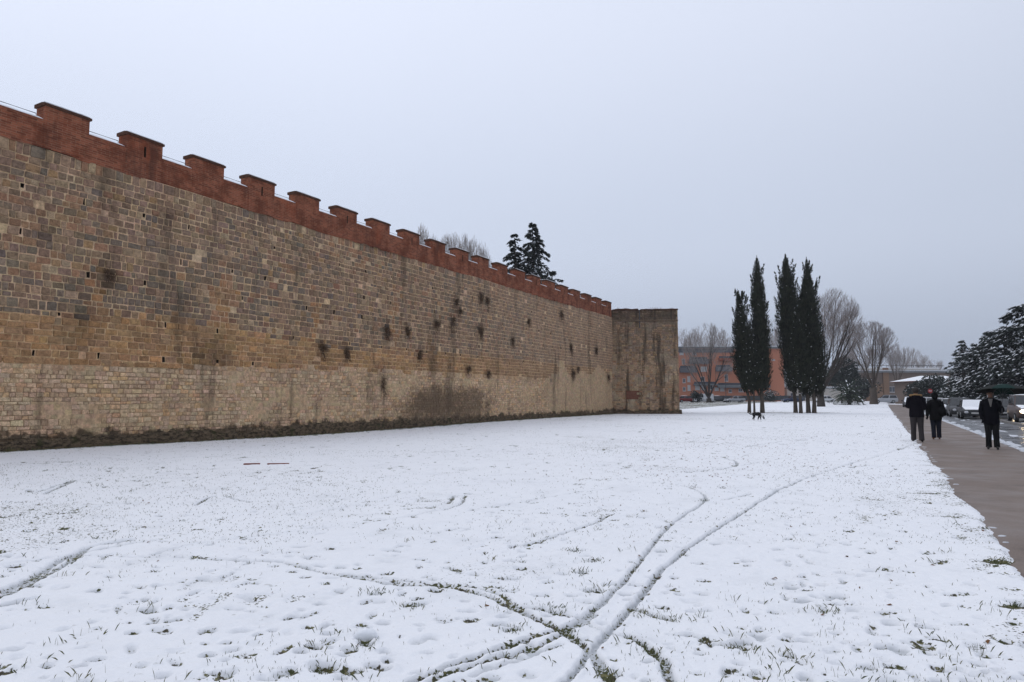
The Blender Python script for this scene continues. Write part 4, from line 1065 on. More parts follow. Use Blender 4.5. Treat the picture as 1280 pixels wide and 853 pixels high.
def leafy(name, label, px, Y, top, low, rx, seed, n, mats, snow=0.0, cat='tree', leaf=.3, trunk=True, group=None):
    random.seed(4000 + seed); x = X_at(px, Y); g = gzf(x, Y); root = empty(name, (x, Y, g)); tag(root, label, cat, group); h = at(px, top, Y).z - g
    if trunk:
        b = MB(); b.tube([(0, 0, -.2), (.05, 0, low + .3), (0, 0, h * .7)], [.17, .13, .05], 7)
        for k in range(6):
            a = random.uniform(0, 6.28); b.tube([(0, 0, low), (math.cos(a) * rx * .3, math.sin(a) * rx * .3, low + (h - low) * .3), (math.cos(a) * rx * .6, math.sin(a) * rx * .6, low + (h - low) * .6)], [.08, .05, .02], 4)
        b.build('trunk', M['bark_dark'], root)
    lf = MB(); sn = MB(); cl = []
    for k in range(26):
        v = rand_dir(); r = random.random() ** .4; cl.append((Vector((v.x * rx * r * .8, v.y * rx * r * .8, (low + h) / 2 + v.z * (h - low) / 2 * r * .8)), random.uniform(.25, .42) * rx))
    for k in range(n):
        c, r = random.choice(cl); v = rand_dir(); p = c + v * r * random.uniform(.75, 1.05)
        d = (v + rand_dir() * .7).normalized(); cards(lf, p, d, rand_dir(), leaf * random.uniform(.6, 1.2), leaf * .28)
        if random.random() < snow and v.z > .1:
            s_ = leaf * random.uniform(.2, .4); o = p + Vector((0, 0, .04)); sn.add([o + Vector((s_, 0, 0)), o + Vector((0, s_, .03)), o - Vector((s_, 0, 0)), o - Vector((0, s_, 0)), o + Vector((0, 0, s_ * .6))], [(0, 1, 4), (1, 2, 4), (2, 3, 4), (3, 0, 4)])
    lf.build('crown', M[mats], root)
    if sn.v: sn.build('snow', M['snow'], root)['kind'] = 'stuff'
    return root
leafy('evergreen_tree', 'dark round evergreen tree with snow flecks behind the cypresses and palm', 1052, 128, 452, 3.0, 3.6, 1, 5200, 'oakleaf', .10, leaf=.5)
leafy('evergreen_tree', 'dark low evergreen tree behind the trunk of the forked bare tree', 1078, 150, 476, 1.5, 3.4, 2, 2600, 'oakleaf', .10, leaf=.5)
leafy('evergreen_tree', 'round snow dusted evergreen in front of the small snowy roofed house', 1168, 112, 471, 1.0, 2.6, 3, 3600, 'oakleaf', .12, leaf=.4)
leafy('evergreen_tree', 'low snow dusted evergreen hiding the near corner of the small house', 1149, 118, 474, .6, 2.2, 9, 2600, 'oakleaf', .12, leaf=.4)
leafy('shrub', 'grey green snowy shrub at the foot of the orange building wall', 963, 142, 487, .2, 1.6, 4, 900, 'oakleaf', .3, 'shrub', .35, False)
leafy('shrub', 'dark round shrub beside the white van', 871, 142, 488, .2, 1.3, 5, 900, 'oakleaf', .12, 'shrub', .35, False)
leafy('shrub', 'dark green shrub between the firs and the parked cars', 1188, 96, 482, .2, 1.5, 6, 1200, 'oakleaf', .2, 'shrub', .35, False)
leafy('shrub', 'pale snowy shrub under the slim fir', 1199, 80, 484, .2, 1.2, 7, 900, 'oakleaf', .5, 'shrub', .35, False)

def palm(px, Y, label):
    random.seed(77); x = X_at(px, Y); g = gzf(x, Y); root = empty('palm', (x, Y, g)); tag(root, label, 'palm')
    b = MB(); rr = []
    for i in range(9):
        t = i / 8; r = .42 + .1 * math.sin(i * 2.2) - .08 * t; rr.append([(r * math.cos(a), r * math.sin(a), -.2 + 1.7 * t) for a in [2 * math.pi * k / 10 for k in range(10)]])
    b.rings(rr); b.build('trunk', M['bark_dark'], root)
    for k in range(84):
        a = random.uniform(0, 6.28); el = random.uniform(-.25, 1.35); L = random.uniform(2.5, 3.6); b = MB(); sn = MB(); pts = []; p = Vector((0, 0, 1.5)); d = Vector((math.cos(a) * math.cos(el), math.sin(a) * math.cos(el), math.sin(el)))
        for j in range(9):
            pts.append(p.copy()); p = p + d * (L / 8); d = (d + Vector((0, 0, -.17))).normalized()
        if min(q.z for q in pts) < .06: 
            pts = [Vector((q.x, q.y, max(q.z, .06))) for q in pts]
        b.tube(pts, [.03 * (1 - j / 9) + .006 for j in range(9)], 3)
        for j in range(1, 9):
            ax = (pts[j] - pts[j - 1]).normalized(); s = ax.cross(Vector((0, 0, 1))); s = s.normalized() if s.length > .01 else Vector((1, 0, 0))
            for q in (0, .33, .66):
                c = pts[j - 1].lerp(pts[j], q)
                for sg in (-1, 1):
                    dd = (ax * .6 + s * sg + Vector((0, 0, random.uniform(-.35, .1)))).normalized(); cards(b, c, dd, Vector((0, 0, 1)), .55 * (1 - .5 * j / 9), .045)
            if random.random() < .14:
                sn.add([pts[j - 1] + s * .09 + Vector((0, 0, .03)), pts[j - 1] - s * .09 + Vector((0, 0, .03)), pts[j] - s * .07 + Vector((0, 0, .03)), pts[j] + s * .07 + Vector((0, 0, .03)), (pts[j] + pts[j - 1]) / 2 + Vector((0, 0, .09))], [(0, 1, 4), (1, 2, 4), (2, 3, 4), (3, 0, 4)])
        o = b.build('frond', M['palm'], root)
        if sn.v: sn.build('snow', M['snow'], o)['kind'] = 'stuff'
palm(1062, 112, 'low bushy palm with drooping snow dusted fronds on the lawn edge')

# far wooded rise fading behind the town
hb = MB(); nx = 70; vs = []
for i in range(nx + 1):
    X = 60 + 900 * i / nx
    for j in range(8):
        t = j / 7; vs.append((X, 640 + 260 * t, .2 + 30 * math.sin(t * 1.5) * (.55 + .6 * vn(X * .012, 0, 301)) + 5 * vn(X * .06, t * 4, 302)))
hb.add(vs, [(i * 8 + j, (i + 1) * 8 + j, (i + 1) * 8 + j + 1, i * 8 + j + 1) for i in range(nx) for j in range(7)])
M['hill'] = plain('far_hill', (.16, .17, .17), .95, .05, .4, .03)
tag(hb.build('hill', M['hill'], None, True), kind='structure')
HAZE = .0004
# ------------------------------------------------------------------ buildings
def mk_build():
    t = NT('orange_render', .9, .1); c = t.mix(t.noise(.25, 5, .6), (.45, .18, .108), (.54, .23, .145)); c = t.mix(t.map(t.noise(2, 5, .65, vec=t.pos((1, 1, .3))), .55, .72, 0, .35), c, (.24, .085, .05)); t.color(c); M['orange'] = t.m
    M['orange_dark'] = plain('terracotta_panel', (.26, .085, .05), .85, .15, .25, 1)
    M['grey_band'] = plain('grey_cladding', (.115, .115, .13), .6, .3, .25, 1)
    M['roofgrey'] = plain('roof_edge', (.17, .18, .19), .7, .2, .2, 1)
    M['brown'] = plain('brown_render', (.155, .12, .10), .9, .1, .25, .4)
    M['brown_orange'] = plain('ochre_render', (.21, .135, .09), .9, .1, .2, .5)
    M['pale'] = plain('pale_render', (.45, .42, .38), .9, .1, .15, .5)
    M['frame'] = plain('window_frame', (.5, .5, .5), .6, .3, .1)
    t = NT('window_glass', .12, .6); t.color(t.mix(t.noise(.7, 2), (.03, .035, .045), (.08, .09, .11))); M['glass'] = t.m
    M['curtain'] = plain('blind', (.5, .5, .5), .7, .2, .15, 2)
    M['darkdoor'] = plain('dark_door', (.028, .03, .038), .5, .4, .2)
    M['fence'] = plain('fence_metal', (.05, .055, .058), .6, .3, .2)
mk_build()
def window(par, x0, x1, z0, z1, y, glass='glass', name='window', bars=1):
    f = MB(); w = .09
    f.box(x0, x1, y - .08, y - .002, z0, z0 + w); f.box(x0, x1, y - .08, y - .002, z1 - w, z1); f.box(x0, x0 + w, y - .08, y - .002, z0 + w, z1 - w); f.box(x1 - w, x1, y - .08, y - .002, z0 + w, z1 - w)
    for k in range(bars):
        c = x0 + (x1 - x0) * (k + 1) / (bars + 1); f.box(c - .03, c + .03, y - .07, y - .002, z0 + w, z1 - w)
    f.box(x0 - .08, x1 + .08, y - .16, y - .002, z0 - .1, z0 - .004)
    o = f.build(name, M['frame'], par); g = MB(); g.box(x0 + w, x1 - w, y - .035, y - .004, z0 + w, z1 - w); g.build('pane', M[glass], o); return o
# orange apartment block
BY = 166.0
def bx(px): return X_at(px, BY) - X_at(848, BY)
def bz(py): return at(900, py, BY).z - .6
ob = empty('apartment_building', (X_at(848, BY), BY, .6)); tag(ob, 'long orange rendered block with grey balcony bands behind the bare trees', 'building')
b = MB(); b.box(bx(790), bx(981), 0, 14, -.6, bz(436)); b.build('wall', M['orange'], ob)
b = MB(); b.box(bx(789), bx(982), -.6, 14.4, bz(436) + .002, bz(433.6)); rf = b.build('roof', M['roofgrey'], ob)
b = MB(); b.box(bx(789) + .3, bx(982) - .3, -.3, 14, bz(433.6) + .002, bz(433.6) + .14); b.build('snow', M['snow'], rf)
b = MB(); b.box(bx(790), bx(918), -.25, -.004, bz(441), bz(436.5)); b.build('fascia', M['grey_band'], ob)
for (a, c, t, d, mt) in [(862, 886, 449, 455, 'grey_band'), (850, 871, 460, 466, 'grey_band'), (895, 915, 459, 464.5, 'grey_band'), (899, 960, 448, 451.5, 'orange_dark'), (897, 962, 481.5, 485, 'roofgrey'), (867, 897, 480, 482, 'roofgrey'), (924, 960, 459, 463, 'grey_band')]:
    q = MB(); q.box(bx(a), bx(c), -.9, -.004, bz(d), bz(t)); bal = q.build('balcony', M[mt], ob)
    q = MB(); q.box(bx(a) + .2, bx(c) - .2, -.05, -.003, bz(t) + .02, bz(t) + .5); q.build('opening', M['glass'], bal)
for (px, py, w, h, gl) in [(855.5, 452, 3.6, 6.5, 'glass'), (855.5, 476, 3.6, 5.5, 'glass'), (861.5, 474, 3.6, 7, 'curtain'), (855.5, 486.5, 3.6, 5, 'glass'), (861.5, 485, 3.6, 7, 'curtain'), (880.5, 461.5, 7.5, 6, 'curtain'), (879, 474, 5, 6, 'glass'), (908.5, 472.5, 4.2, 8.5, 'glass'), (872, 484.5, 6, 6, 'curtain'), (880, 484.5, 6, 6, 'curtain'), (888, 484.5, 6, 6, 'glass'),
                           (896, 486.5, 5, 4, 'curtain'), (903, 487, 5, 4, 'curtain'), (869, 442, 5, 3.5, 'glass'), (853, 442, 5, 3.5, 'curtain'), (913, 489, 4, 4, 'glass'), (926, 488, 5, 4, 'glass'), (968, 450, 4, 1.6, 'glass'), (858, 438, 0, 0, '')]:
    if w: window(ob, bx(px - w / 2), bx(px + w / 2), bz(py + h / 2), bz(py - h / 2), 0, gl)
# metal fence before it, post by post
fe = empty('metal_fence', (X_at(848, 160), 160, .6)); tag(fe, 'dark railing fence at the foot of the orange block', 'fence')
def fx(px): return X_at(px, 160) - X_at(848, 160)
x = fx(840)
while x < fx(1000):
    q = MB(); q.box(x, x + .08, -.04, .04, -.2, 1.5); q.build('post', M['fence'], fe); q = MB(); q.box(x + .085, x + 2.395, -.012, .012, .25, 1.4); q.build('panel', M['fence'], fe); x += 2.4
# white low pavilion between the cypress groups, seen past the orange end wall
pv = empty('white_pavilion', (X_at(982, 172), 172, .6)); tag(pv, 'low pale building with snowy roof just right of the orange block', 'building')
q = MB(); q.box(.4, 17, 0, 9, -.4, 3.2); q.build('wall', M['pale'], pv); q = MB(); q.box(.2, 17.2, -.4, 9.4, 3.202, 3.5); r_ = q.build('roof', M['roofgrey'], pv); q = MB(); q.box(.3, 17.1, -.3, 9.3, 3.502, 3.7); q.build('snow', M['snow'], r_)
window(pv, 1.2, 2.6, .8, 2.2, 0); window(pv, 4, 5.4, .8, 2.2, 0)
# long brown block on the right
NY = 185.0
def nx_(px): return X_at(px, NY) - X_at(1060, NY)
def nz_(py): return at(1100, py, NY).z - .6
nb = empty('brown_building', (X_at(1060, NY), NY, .6)); tag(nb, 'long low brown building with snowy flat roof beyond the lawn', 'building')
q = MB(); q.box(nx_(1030), nx_(1215), 0, 22, -.6, nz_(466)); q.build('wall', M['brown'], nb)
q = MB(); q.box(nx_(1029), nx_(1215.5), -.7, 22.4, nz_(466) + .002, nz_(463.6)); rf = q.build('roof', M['roofgrey'], nb)
q = MB(); q.box(nx_(1030), nx_(1215), -.4, 22, nz_(463.6) + .002, nz_(463.6) + .16); q.build('snow', M['snow'], rf)
q = MB(); q.box(nx_(1104.5), nx_(1111.5), -.35, -.003, -.6, nz_(460)); q.build('pilaster', M['brown_orange'], nb)
q = MB(); q.box(nx_(1083), nx_(1104), -.2, -.003, -.6, nz_(480)); q.build('base_panel', M['brown_orange'], nb)
q = MB(); q.box(nx_(1125), nx_(1131.6), -.12, -.003, nz_(488.3), nz_(476)); q.build('shutter', M['darkdoor'], nb)
for (px, py, w, h) in [(1115.5, 487, 8, 7), (1146, 489, 6, 5), (1090, 489, 5, 5), (1160, 484, 5, 6), (1072, 484, 5, 6)]: window(nb, nx_(px - w / 2), nx_(px + w / 2), nz_(py + h / 2), nz_(py - h / 2), 0)
# set-back upper storey with roof railing
q = MB(); q.box(nx_(1070), nx_(1200), 9, 21, nz_(463) + .3, nz_(459)); q.build('upper_wall', M['pale'], nb)
q = MB(); q.box(nx_(1069), nx_(1202), 8.6, 21.4, nz_(459) + .002, nz_(458.2)); q.build('snow', M['snow'], nb)
for k in range(22):
    xx = nx_(1078) + k * 1.3; q = MB(); q.box(xx, xx + .06, 8.7, 8.76, nz_(458.2), nz_(455.6)); q.build('railing_post', M['fence'], nb)
q = MB(); q.box(nx_(1078), nx_(1078) + 28, 8.69, 8.77, nz_(455.6) + .002, nz_(455.0)); q.build('handrail', M['fence'], nb)
# small house with hipped snowy roof
HY = 132.0; hs = empty('small_house', (X_at(1144, HY), HY, gzf(0, HY))); tag(hs, 'small house with broad snow covered roof beside the firs', 'house')
hx = X_at(1206, HY) - X_at(1144, HY); he = at(1150, 477, HY).z - gzf(0, HY); hr = at(1150, 470, HY).z - gzf(0, HY)
q = MB(); q.box(.6, hx, 0, 8, -.3, he); q.build('wall', M['brown'], hs)
q = MB(); q.add([(-.2, -.6, he), (hx + .4, -.6, he), (hx + .4, 8.6, he), (-.2, 8.6, he), (3.6, 4, hr), (hx - 1, 4, hr)], [(0, 1, 5, 4), (1, 2, 5), (2, 3, 4, 5), (3, 0, 4), (0, 3, 2, 1)]); r_ = q.build('roof', M['orange_dark'], hs)
q = MB(); q.add([(-.15, -.5, he + .1), (hx + .35, -.5, he + .1), (hx + .35, 8.5, he + .1), (-.15, 8.5, he + .1), (3.6, 4, hr + .12), (hx - 1, 4, hr + .12)], [(0, 1, 5, 4), (1, 2, 5), (2, 3, 4, 5), (3, 0, 4)]); q.build('snow', M['snow'], r_)
window(hs, 2, 3.2, .9, 2.2, 0); window(hs, 5.5, 6.7, .9, 2.2, 0)
# dark garden wall and hedge under the cedars across the road
gw = empty('garden_wall', ds(15.5, 60), math.pi / 2 - TH); tag(gw, 'dark garden wall under the cedars across the road', 'wall')
q = MB(); q.box(-45, 75, 0, .3, -.3, 2.1); q.build('wall_face', plain('dark_wall', (.05, .042, .038), .9, .1, .4, 1, .4), gw); q = MB(); q.box(-45, 75, -.05, .35, 2.102, 2.2); q.build('coping', M['roofgrey'], gw)

# lamp posts
def lamp_post(px, Y, top, label, arm=0.0, r=.06):
    x = X_at(px, Y); g = gzf(x, Y); o = empty('street_lamp', (x, Y, g)); tag(o, label, 'street lamp', 'street lamps'); h = at(px, top, Y).z - g
    b = MB(); b.tube([(0, 0, -.2), (0, 0, 1), (0, 0, h)], [r * 1.3, r, r * .7], 8); b.build('pole', M['fence'], o)
    b = MB()
    if arm: b.tube([(0, 0, h - .05), (arm * .5, 0, h + .08), (arm, 0, h + .06)], .03, 5); b.rings([[(arm + u, v, h + z) for u, v in ((-.15, -.1), (.35, -.1), (.35, .1), (-.15, .1))] for z in (0, .1)])
    else: b.rings([[(q * math.cos(a), q * math.sin(a), h + z) for a in [k * math.pi / 4 for k in range(8)]] for q, z in ((.08, -.02), (.16, .1), (.2, .3), (.12, .38), (.03, .42))])
    b.build('lantern', M['fence'], o)
lamp_post(907.5, 136, 473, 'dark lantern post before the orange block beside the silver car', 0, .07)
lamp_post(1238, 60, 452, 'slim grey pole under the snowy cedar branches', .6, .05)
lamp_post(1137, 150, 476, 'far lamp post in front of the brown building', 0, .06)
# small pedestrian rail by the path end
pr = empty('pedestrian_rail', ds(3.9, 96), math.pi / 2 - TH); tag(pr, 'low metal pedestrian rail at the kerb near the path end', 'rail'); pr.location.z = gzf(pr.location.x, pr.location.y)
for k in range(8):
    q = MB(); q.box(k * 1.4, k * 1.4 + .06, -.03, .03, -.2, 1.0); q.build('post', M['fence'], pr)
for z in (.5, .95):
    q = MB(); q.box(0, 9.86, -.02, .02, z, z + .05); q.build('bar', M['fence'], pr)
# red and white road sign far along the road
o = empty('road_sign', (X_at(1163, 108), 108, gzf(0, 108))); tag(o, 'small red road sign on a pole in front of the evergreen', 'sign')
q = MB(); q.tube([(0, 0, -.2), (0, 0, 2.6)], .035, 6); q.build('pole', M['fence'], o)
q = MB(); q.rings([[(.36 * math.cos(a), y, 2.3 + .36 * math.sin(a)) for a in [k * math.pi / 8 for k in range(16)]] for y in (-.06, -.04)]); q.build('disc', plain('sign_red', (.45, .03, .03), .5, .4, .1), o)
q = MB(); q.box(-.24, .24, -.068, -.062, 2.24, 2.36); q.build('bar', plain('sign_white', (.75, .75, .75), .5, .4, .05), o)

# ------------------------------------------------------------------ cars
def paint(name, c, rough=.4): 
    t = NT(name, rough, .28); t.color(t.mix(t.noise(3, 3), tuple(x * .85 for x in c), c)); return t.m
PA = {'black': paint('black_paint', (.012, .013, .016)), 'silver': paint('silver_paint', (.42, .43, .45)), 'white': paint('white_paint', (.68, .69, .7)), 'darkgrey': paint('dark_grey_paint', (.045, .047, .05)), 'blue': paint('blue_paint', (.02, .035, .09)), 'red': paint('red_paint', (.2, .02, .02)), 'brown': paint('brown_paint', (.10, .07, .06))}
M['tyre'] = plain('tyre', (.018, .018, .018), .85, .2, .2); M['rim'] = plain('rim', (.35, .36, .37), .35, .5, .1, 3, 0, .7); M['trim'] = plain('trim', (.02, .02, .022), .55, .4, .2)
t = NT('car_glass', .08, .6); t.color((.018, .022, .026)); M['carglass'] = t.m
t = NT('lamp_glass', .15, .5); t.color((.55, .56, .58)); M['lamp'] = t.m
t = NT('lamp_lit', .2, .5); t.color((.9, .8, .6)); t.b.inputs['Emission Color'].default_value = (1, .78, .5, 1); t.b.inputs['Emission Strength'].default_value = 22; M['lamp_lit'] = t.m
t = NT('tail_lamp', .25, .5); t.color((.3, .015, .012)); M['tail'] = t.m
M['plate'] = plain('plate', (.6, .6, .58), .5, .3, .05)
def car(label, loc, heading, colour, L=4.1, W=1.75, Hh=1.46, kind='hatch', snow=(), lit=False, group='cars parked and queuing in the streets'):
    o = empty('van' if kind == 'van' else 'car', loc, heading); tag(o, label, 'van' if kind == 'van' else 'car', group)
    hw = W / 2; hb_ = .62 * Hh if kind != 'van' else .56 * Hh      # belt height
    def ring(x, w, z0, z1, rr=.12):
        return [(x, -w + rr * .6, z0), (x, -w, z0 + rr), (x, -w, z1 - rr * 1.4), (x, -w + rr * .35, z1 - rr * .4), (x, -w + rr * 1.3, z1), (x, w - rr * 1.3, z1), (x, w - rr * .35, z1 - rr * .4), (x, w, z1 - rr * 1.4), (x, w, z0 + rr), (x, w - rr * .6, z0)]
    f = L / 2; hood = hb_ - .04 if kind != 'van' else hb_
    st_ = [(-f, .80, .42, hb_ - .14), (-f + .06, .92, .30, hb_ - .03), (-f + .5, 1, .24, hb_ + .01), (-f * .3, 1, .22, hb_), (f * .28, 1, .22, hb_ - .0), (f * .55, .99, .22, hood - .03), (f - .45, .97, .24, hood - .10), (f - .12, .9, .28, hood - .2), (f, .74, .36, hood - .3)]
    b = MB(); b.rings([ring(x, hw * w, z0, z1) for x, w, z0, z1 in st_]); body = b.build('body', colour, o, True)
    ws, wt_ = (f * .40, f * .08) if kind != 'van' else (f * .72, f * .42)       # windscreen base / top
    rs, rt_ = {'hatch': (-f + .12, -f * .62), 'wagon': (-f + .08, -f * .86), 'saloon': (-f * .72, -f * .42), 'van': (-f + .05, -f + .12)}[kind]
    wb, wr = hw * .94, hw * (.76 if kind != 'van' else .88); zt = Hh
    def cr(x, w, z): return [(x, -w, z), (x, w, z)]
    zb_ = hb_ - .03
    V = [(ws, -wb, zb_), (ws, wb, zb_), (wt_, -wr, zt - .03), (wt_, wr, zt - .03), (rt_, -wr, zt - .03), (rt_, wr, zt - .03), (rs, -wb * .95, zb_), (rs, wb * .95, zb_), ((wt_ + rt_) / 2, -wr * .8, zt + .02), ((wt_ + rt_) / 2, wr * .8, zt + .02), (wt_ - .1, -wr * .85, zt), (wt_ - .1, wr * .85, zt), (rt_ + .1, -wr * .85, zt), (rt_ + .1, wr * .85, zt)]
    b = MB(); b.add(V, [(0, 1, 3, 2), (2, 3, 11, 10), (10, 11, 9, 8), (8, 9, 13, 12), (12, 13, 5, 4), (4, 5, 7, 6), (0, 2, 10, 8, 12, 4, 6), (1, 7, 5, 13, 9, 11, 3), (0, 6, 7, 1)]); b.build('cabin', colour, o)
    def pane(nm, q, inset=.08, off=.006, mat='carglass'):
        q = [Vector(p) for p in q]; c = sum(q, Vector()) / len(q); nrm = (q[1] - q[0]).cross(q[2] - q[0]).normalized()
        if nrm.dot(c - Vector((0, 0, hb_))) < 0: nrm = -nrm
        b = MB(); q2 = [p + (c - p) * inset + nrm * off for p in q]; b.add(q2 + [p - nrm * .012 for p in q2], [tuple(range(len(q2)))] + [tuple(len(q2) + i for i in reversed(range(len(q2))))] + [(i, len(q2) + i, len(q2) + (i + 1) % len(q2), (i + 1) % len(q2)) for i in range(len(q2))]); return b.build(nm, M[mat], o)
    pane('windscreen', [V[0], V[1], V[3], V[2]], .09); pane('rear_window', [V[6], V[7], V[5], V[4]], .14)
    for sg in (0, 1):
        a, t_, r_, e = V[0 + sg], V[2 + sg], V[4 + sg], V[6 + sg]; n = 2 if kind != 'van' else 1
        A_, T_, R_, E_ = Vector(a), Vector(t_), Vector(r_), Vector(e)
        m1 = A_.lerp(E_, .48 if kind != 'van' else .4); m2 = T_.lerp(R_, .45 if kind != 'van' else .25)
        pane('side_window', [A_, m1, m2, T_], .12)
        if n == 2: pane('side_window', [m1, E_, R_, m2], .14)
        b = MB(); sy = -1 if sg == 0 else 1; b.box(ws - .28, ws - .12, min(sy * (hw + .02), sy * (hw + .2)), max(sy * (hw + .02), sy * (hw + .2)), hb_ + .0, hb_ + .13); b.build('mirror', colour, o)
        for x in (f * .62, -f * .6):
            R_w = .31; wl_ = MB(); rr = []
            for (r, y) in ((R_w * .6, -.09), (R_w * .94, -.1), (R_w, -.06), (R_w, .06), (R_w * .94, .1), (R_w * .6, .09)): rr.append([(r * math.cos(a_), y, r * math.sin(a_)) for a_ in [2 * math.pi * k / 18 for k in range(18)]])
            wl_.rings(rr); wo = wl_.build('wheel', M['tyre'], o, True); wo.location = (x, sy * (hw - .07), R_w)
            rm = MB()
            rm.rings([[(r * math.cos(a_), sy * y, r * math.sin(a_)) for a_ in [2 * math.pi * k / 12 for k in range(12)]] for r, y in ((R_w * .62, .085), (R_w * .6, .1), (R_w * .2, .092), (R_w * .12, .1))]); rm.build('rim', M['rim'], wo)
        b = MB(); yy = sy * hw * .64; b.rings([[(f - .03 - .05 * abs(k) + dx, yy + q * math.cos(a_) * 1.0, hood - .36 + q * .72 * math.sin(a_)) for a_ in [2 * math.pi * k2 / 12 for k2 in range(12)]] for k, q, dx in ((1, .16, 0.0), (0, .15, .02), (0, .08, .045))]); b.build('headlight', M['lamp_lit'] if lit else M['lamp'], o)
        b = MB(); b.box(-f - .01, -f + .12, min(yy * 1.1, yy * .75), max(yy * 1.1, yy * .75), hb_ - .36, hb_ - .14); b.build('tail_light', M['tail'], o)
    b = MB(); b.box(f - .03, f + .025, -hw * .42, hw * .42, hood - .44, hood - .33); b.build('grille', M['trim'], o)
    b = MB(); b.box(f - .12, f + .05, -hw * .72, hw * .72, .27, .42); b.build('bumper', M['trim'], o)
    b = MB(); b.box(f + .052, f + .06, -.26, .26, .40, .51); b.build('number_plate', M['plate'], o)
    def sheet(nm, q, h):
        q = [Vector(p) for p in q]; n = 6; rr = []
        for i in range(n + 1):
            u = i / n; row = []
            for j in range(n + 1):
                v = j / n; p = q[0].lerp(q[1], u).lerp(q[3].lerp(q[2], u), v); e = min(u, 1 - u, v, 1 - v); row.append(p + Vector((0, 0, h * (.25 + .75 * min(1, e * 4)) + .015 * (vn(u * 5, v * 5, int(abs(loc[0]) * 3)) - .5))))
            rr.append(row)
        b = MB(); b.add([p for r in rr for p in r], [(i * (n + 1) + j, i * (n + 1) + j + 1, (i + 1) * (n + 1) + j + 1, (i + 1) * (n + 1) + j) for i in range(n) for j in range(n)]); return b.build(nm, M['snow'], o, True)
    if 'hood' in snow: sheet('snow', [(ws + .02, -hw * .86, hb_ + .01), (ws + .02, hw * .86, hb_ + .01), (f - .2, hw * .72, hood - .17), (f - .2, -hw * .72, hood - .17)], .06)
    if 'screen' in snow: sheet('snow', [(wt_, -wr * .9, zt - .02), (wt_, wr * .9, zt - .02), (ws + .03, wb * .9, hb_ + .01), (ws + .03, -wb * .9, hb_ + .01)], .05)
    if 'roof' in snow: sheet('snow', [(wt_, -wr * .95, zt - .01), (wt_, wr * .95, zt - .01), (rt_, wr * .95, zt - .01), (rt_, -wr * .95, zt - .01)], .07)
    return o
HA = math.atan2(-DW.y, -DW.x)           # facing the viewer along the road
def on_road(px, py, dz=-.10):
    p = gnd(px, py, dz); return p
def at_px(px, Y, dz=-.1):
    x = X_at(px, Y); return (x, Y, gzf(x, Y) + dz)
p = at_px(1214.5, 53.0); car('black car with bonnet and windscreen buried under snow parked at the kerb', p, HA, PA['black'], 3.9, 1.72, 1.46, 'hatch', ('hood', 'screen'))
p = at_px(1199.5, 58.6); car('dark grey estate car parked behind the snow bonneted black car', p, HA, PA['darkgrey'], 4.4, 1.78, 1.6, 'wagon', ())
p = at_px(1187, 68); car('silver car with snowy roof parked behind the dark grey estate', p, HA, PA['silver'], 4.1, 1.75, 1.5, 'hatch', ('roof', 'hood'))
p = at_px(1177, 77); car('dark car in the parked row partly hidden by the walking woman', p, HA, PA['blue'], 4.1, 1.75, 1.48, 'hatch', ('roof',))
p = at_px(1137, 97); car('snow covered dark car parked near the pedestrian rail', p, HA, PA['black'], 4.0, 1.72, 1.5, 'hatch', ('roof', 'hood', 'screen'))
p = at_px(1154, 88); car('white car with snow on it glimpsed between the walking couple', p, HA, PA['white'], 4.0, 1.72, 1.5, 'hatch', ('roof', 'hood'))
p = at_px(1250, 54.5); car('grey car with lit headlights coming along the road behind the umbrella', p, HA, PA['darkgrey'], 4.2, 1.76, 1.5, 'hatch', (), True)
p = at_px(1284, 46); car('brown off road car with lit headlights and snowy bonnet in the queue', p, HA, PA['brown'], 4.4, 1.85, 1.78, 'wagon', ('hood', 'roof'), True)
p = at_px(1271, 66); car('white car queuing further back along the road behind the brown one', p, HA, PA['white'], 4.2, 1.76, 1.5, 'hatch', ('roof', 'hood', 'screen'))
p = at_px(1240, 72); car('snow covered silver car queuing behind the grey one with lit headlights', p, HA, PA['silver'], 4.2, 1.76, 1.5, 'hatch', ('roof', 'hood', 'screen'))
p = at_px(1166, 83); car('silver grey car in the parked row beyond the dark blue one', p, HA, PA['silver'], 4.1, 1.75, 1.5, 'wagon', ('roof', 'hood'))
p = at_px(1146, 105); car('dark car with snowy roof at the far end of the parked row', p, HA, PA['darkgrey'], 4.1, 1.75, 1.5, 'hatch', ('roof', 'hood'))
p = at_px(1262, 78); car('dark car with snow on its roof far back in the traffic queue', p, HA, PA['blue'], 4.2, 1.76, 1.5, 'hatch', ('roof', 'hood'))
p = at_px(1222, 86); car('white van far back in the traffic queue', p, HA, PA['white'], 4.6, 1.85, 2.0, 'van', ('roof',))
far = 'cars parked along the side street'
p = at_px(918, 146); car('silver hatchback parked in front of the orange block', p, math.pi, PA['silver'], 4.3, 1.76, 1.42, 'hatch', (), group=far)
p = at_px(879, 147); car('white boxy van beside the forked bare tree', p, math.pi, PA['white'], 4.2, 1.8, 1.9, 'van', (), group=far)
p = at_px(899, 149); car('dark car between the white van and the silver hatchback', p, 0, PA['darkgrey'], 4.2, 1.76, 1.42, 'hatch', ('roof', 'hood'), group=far)
p = at_px(858, 149); car('red car with snowy roof near the tower corner', p, 0, PA['red'], 4.2, 1.76, 1.42, 'hatch', ('roof',), group=far)
p = at_px(990, 146); car('dark blue car parked behind the taller cypress group', p, math.pi, PA['blue'], 4.2, 1.76, 1.46, 'hatch', (), group=far)
p = at_px(1030, 146); car('white car half hidden behind the pointed cypress', p, math.pi, PA['white'], 4.2, 1.76, 1.42, 'saloon', ('roof',), group=far)
p = at_px(1106, 128, .04); car('silver estate car parked right of the forked bare trunk', p, math.pi - .35, PA['silver'], 4.2, 1.76, 1.55, 'wagon', (), group=far)
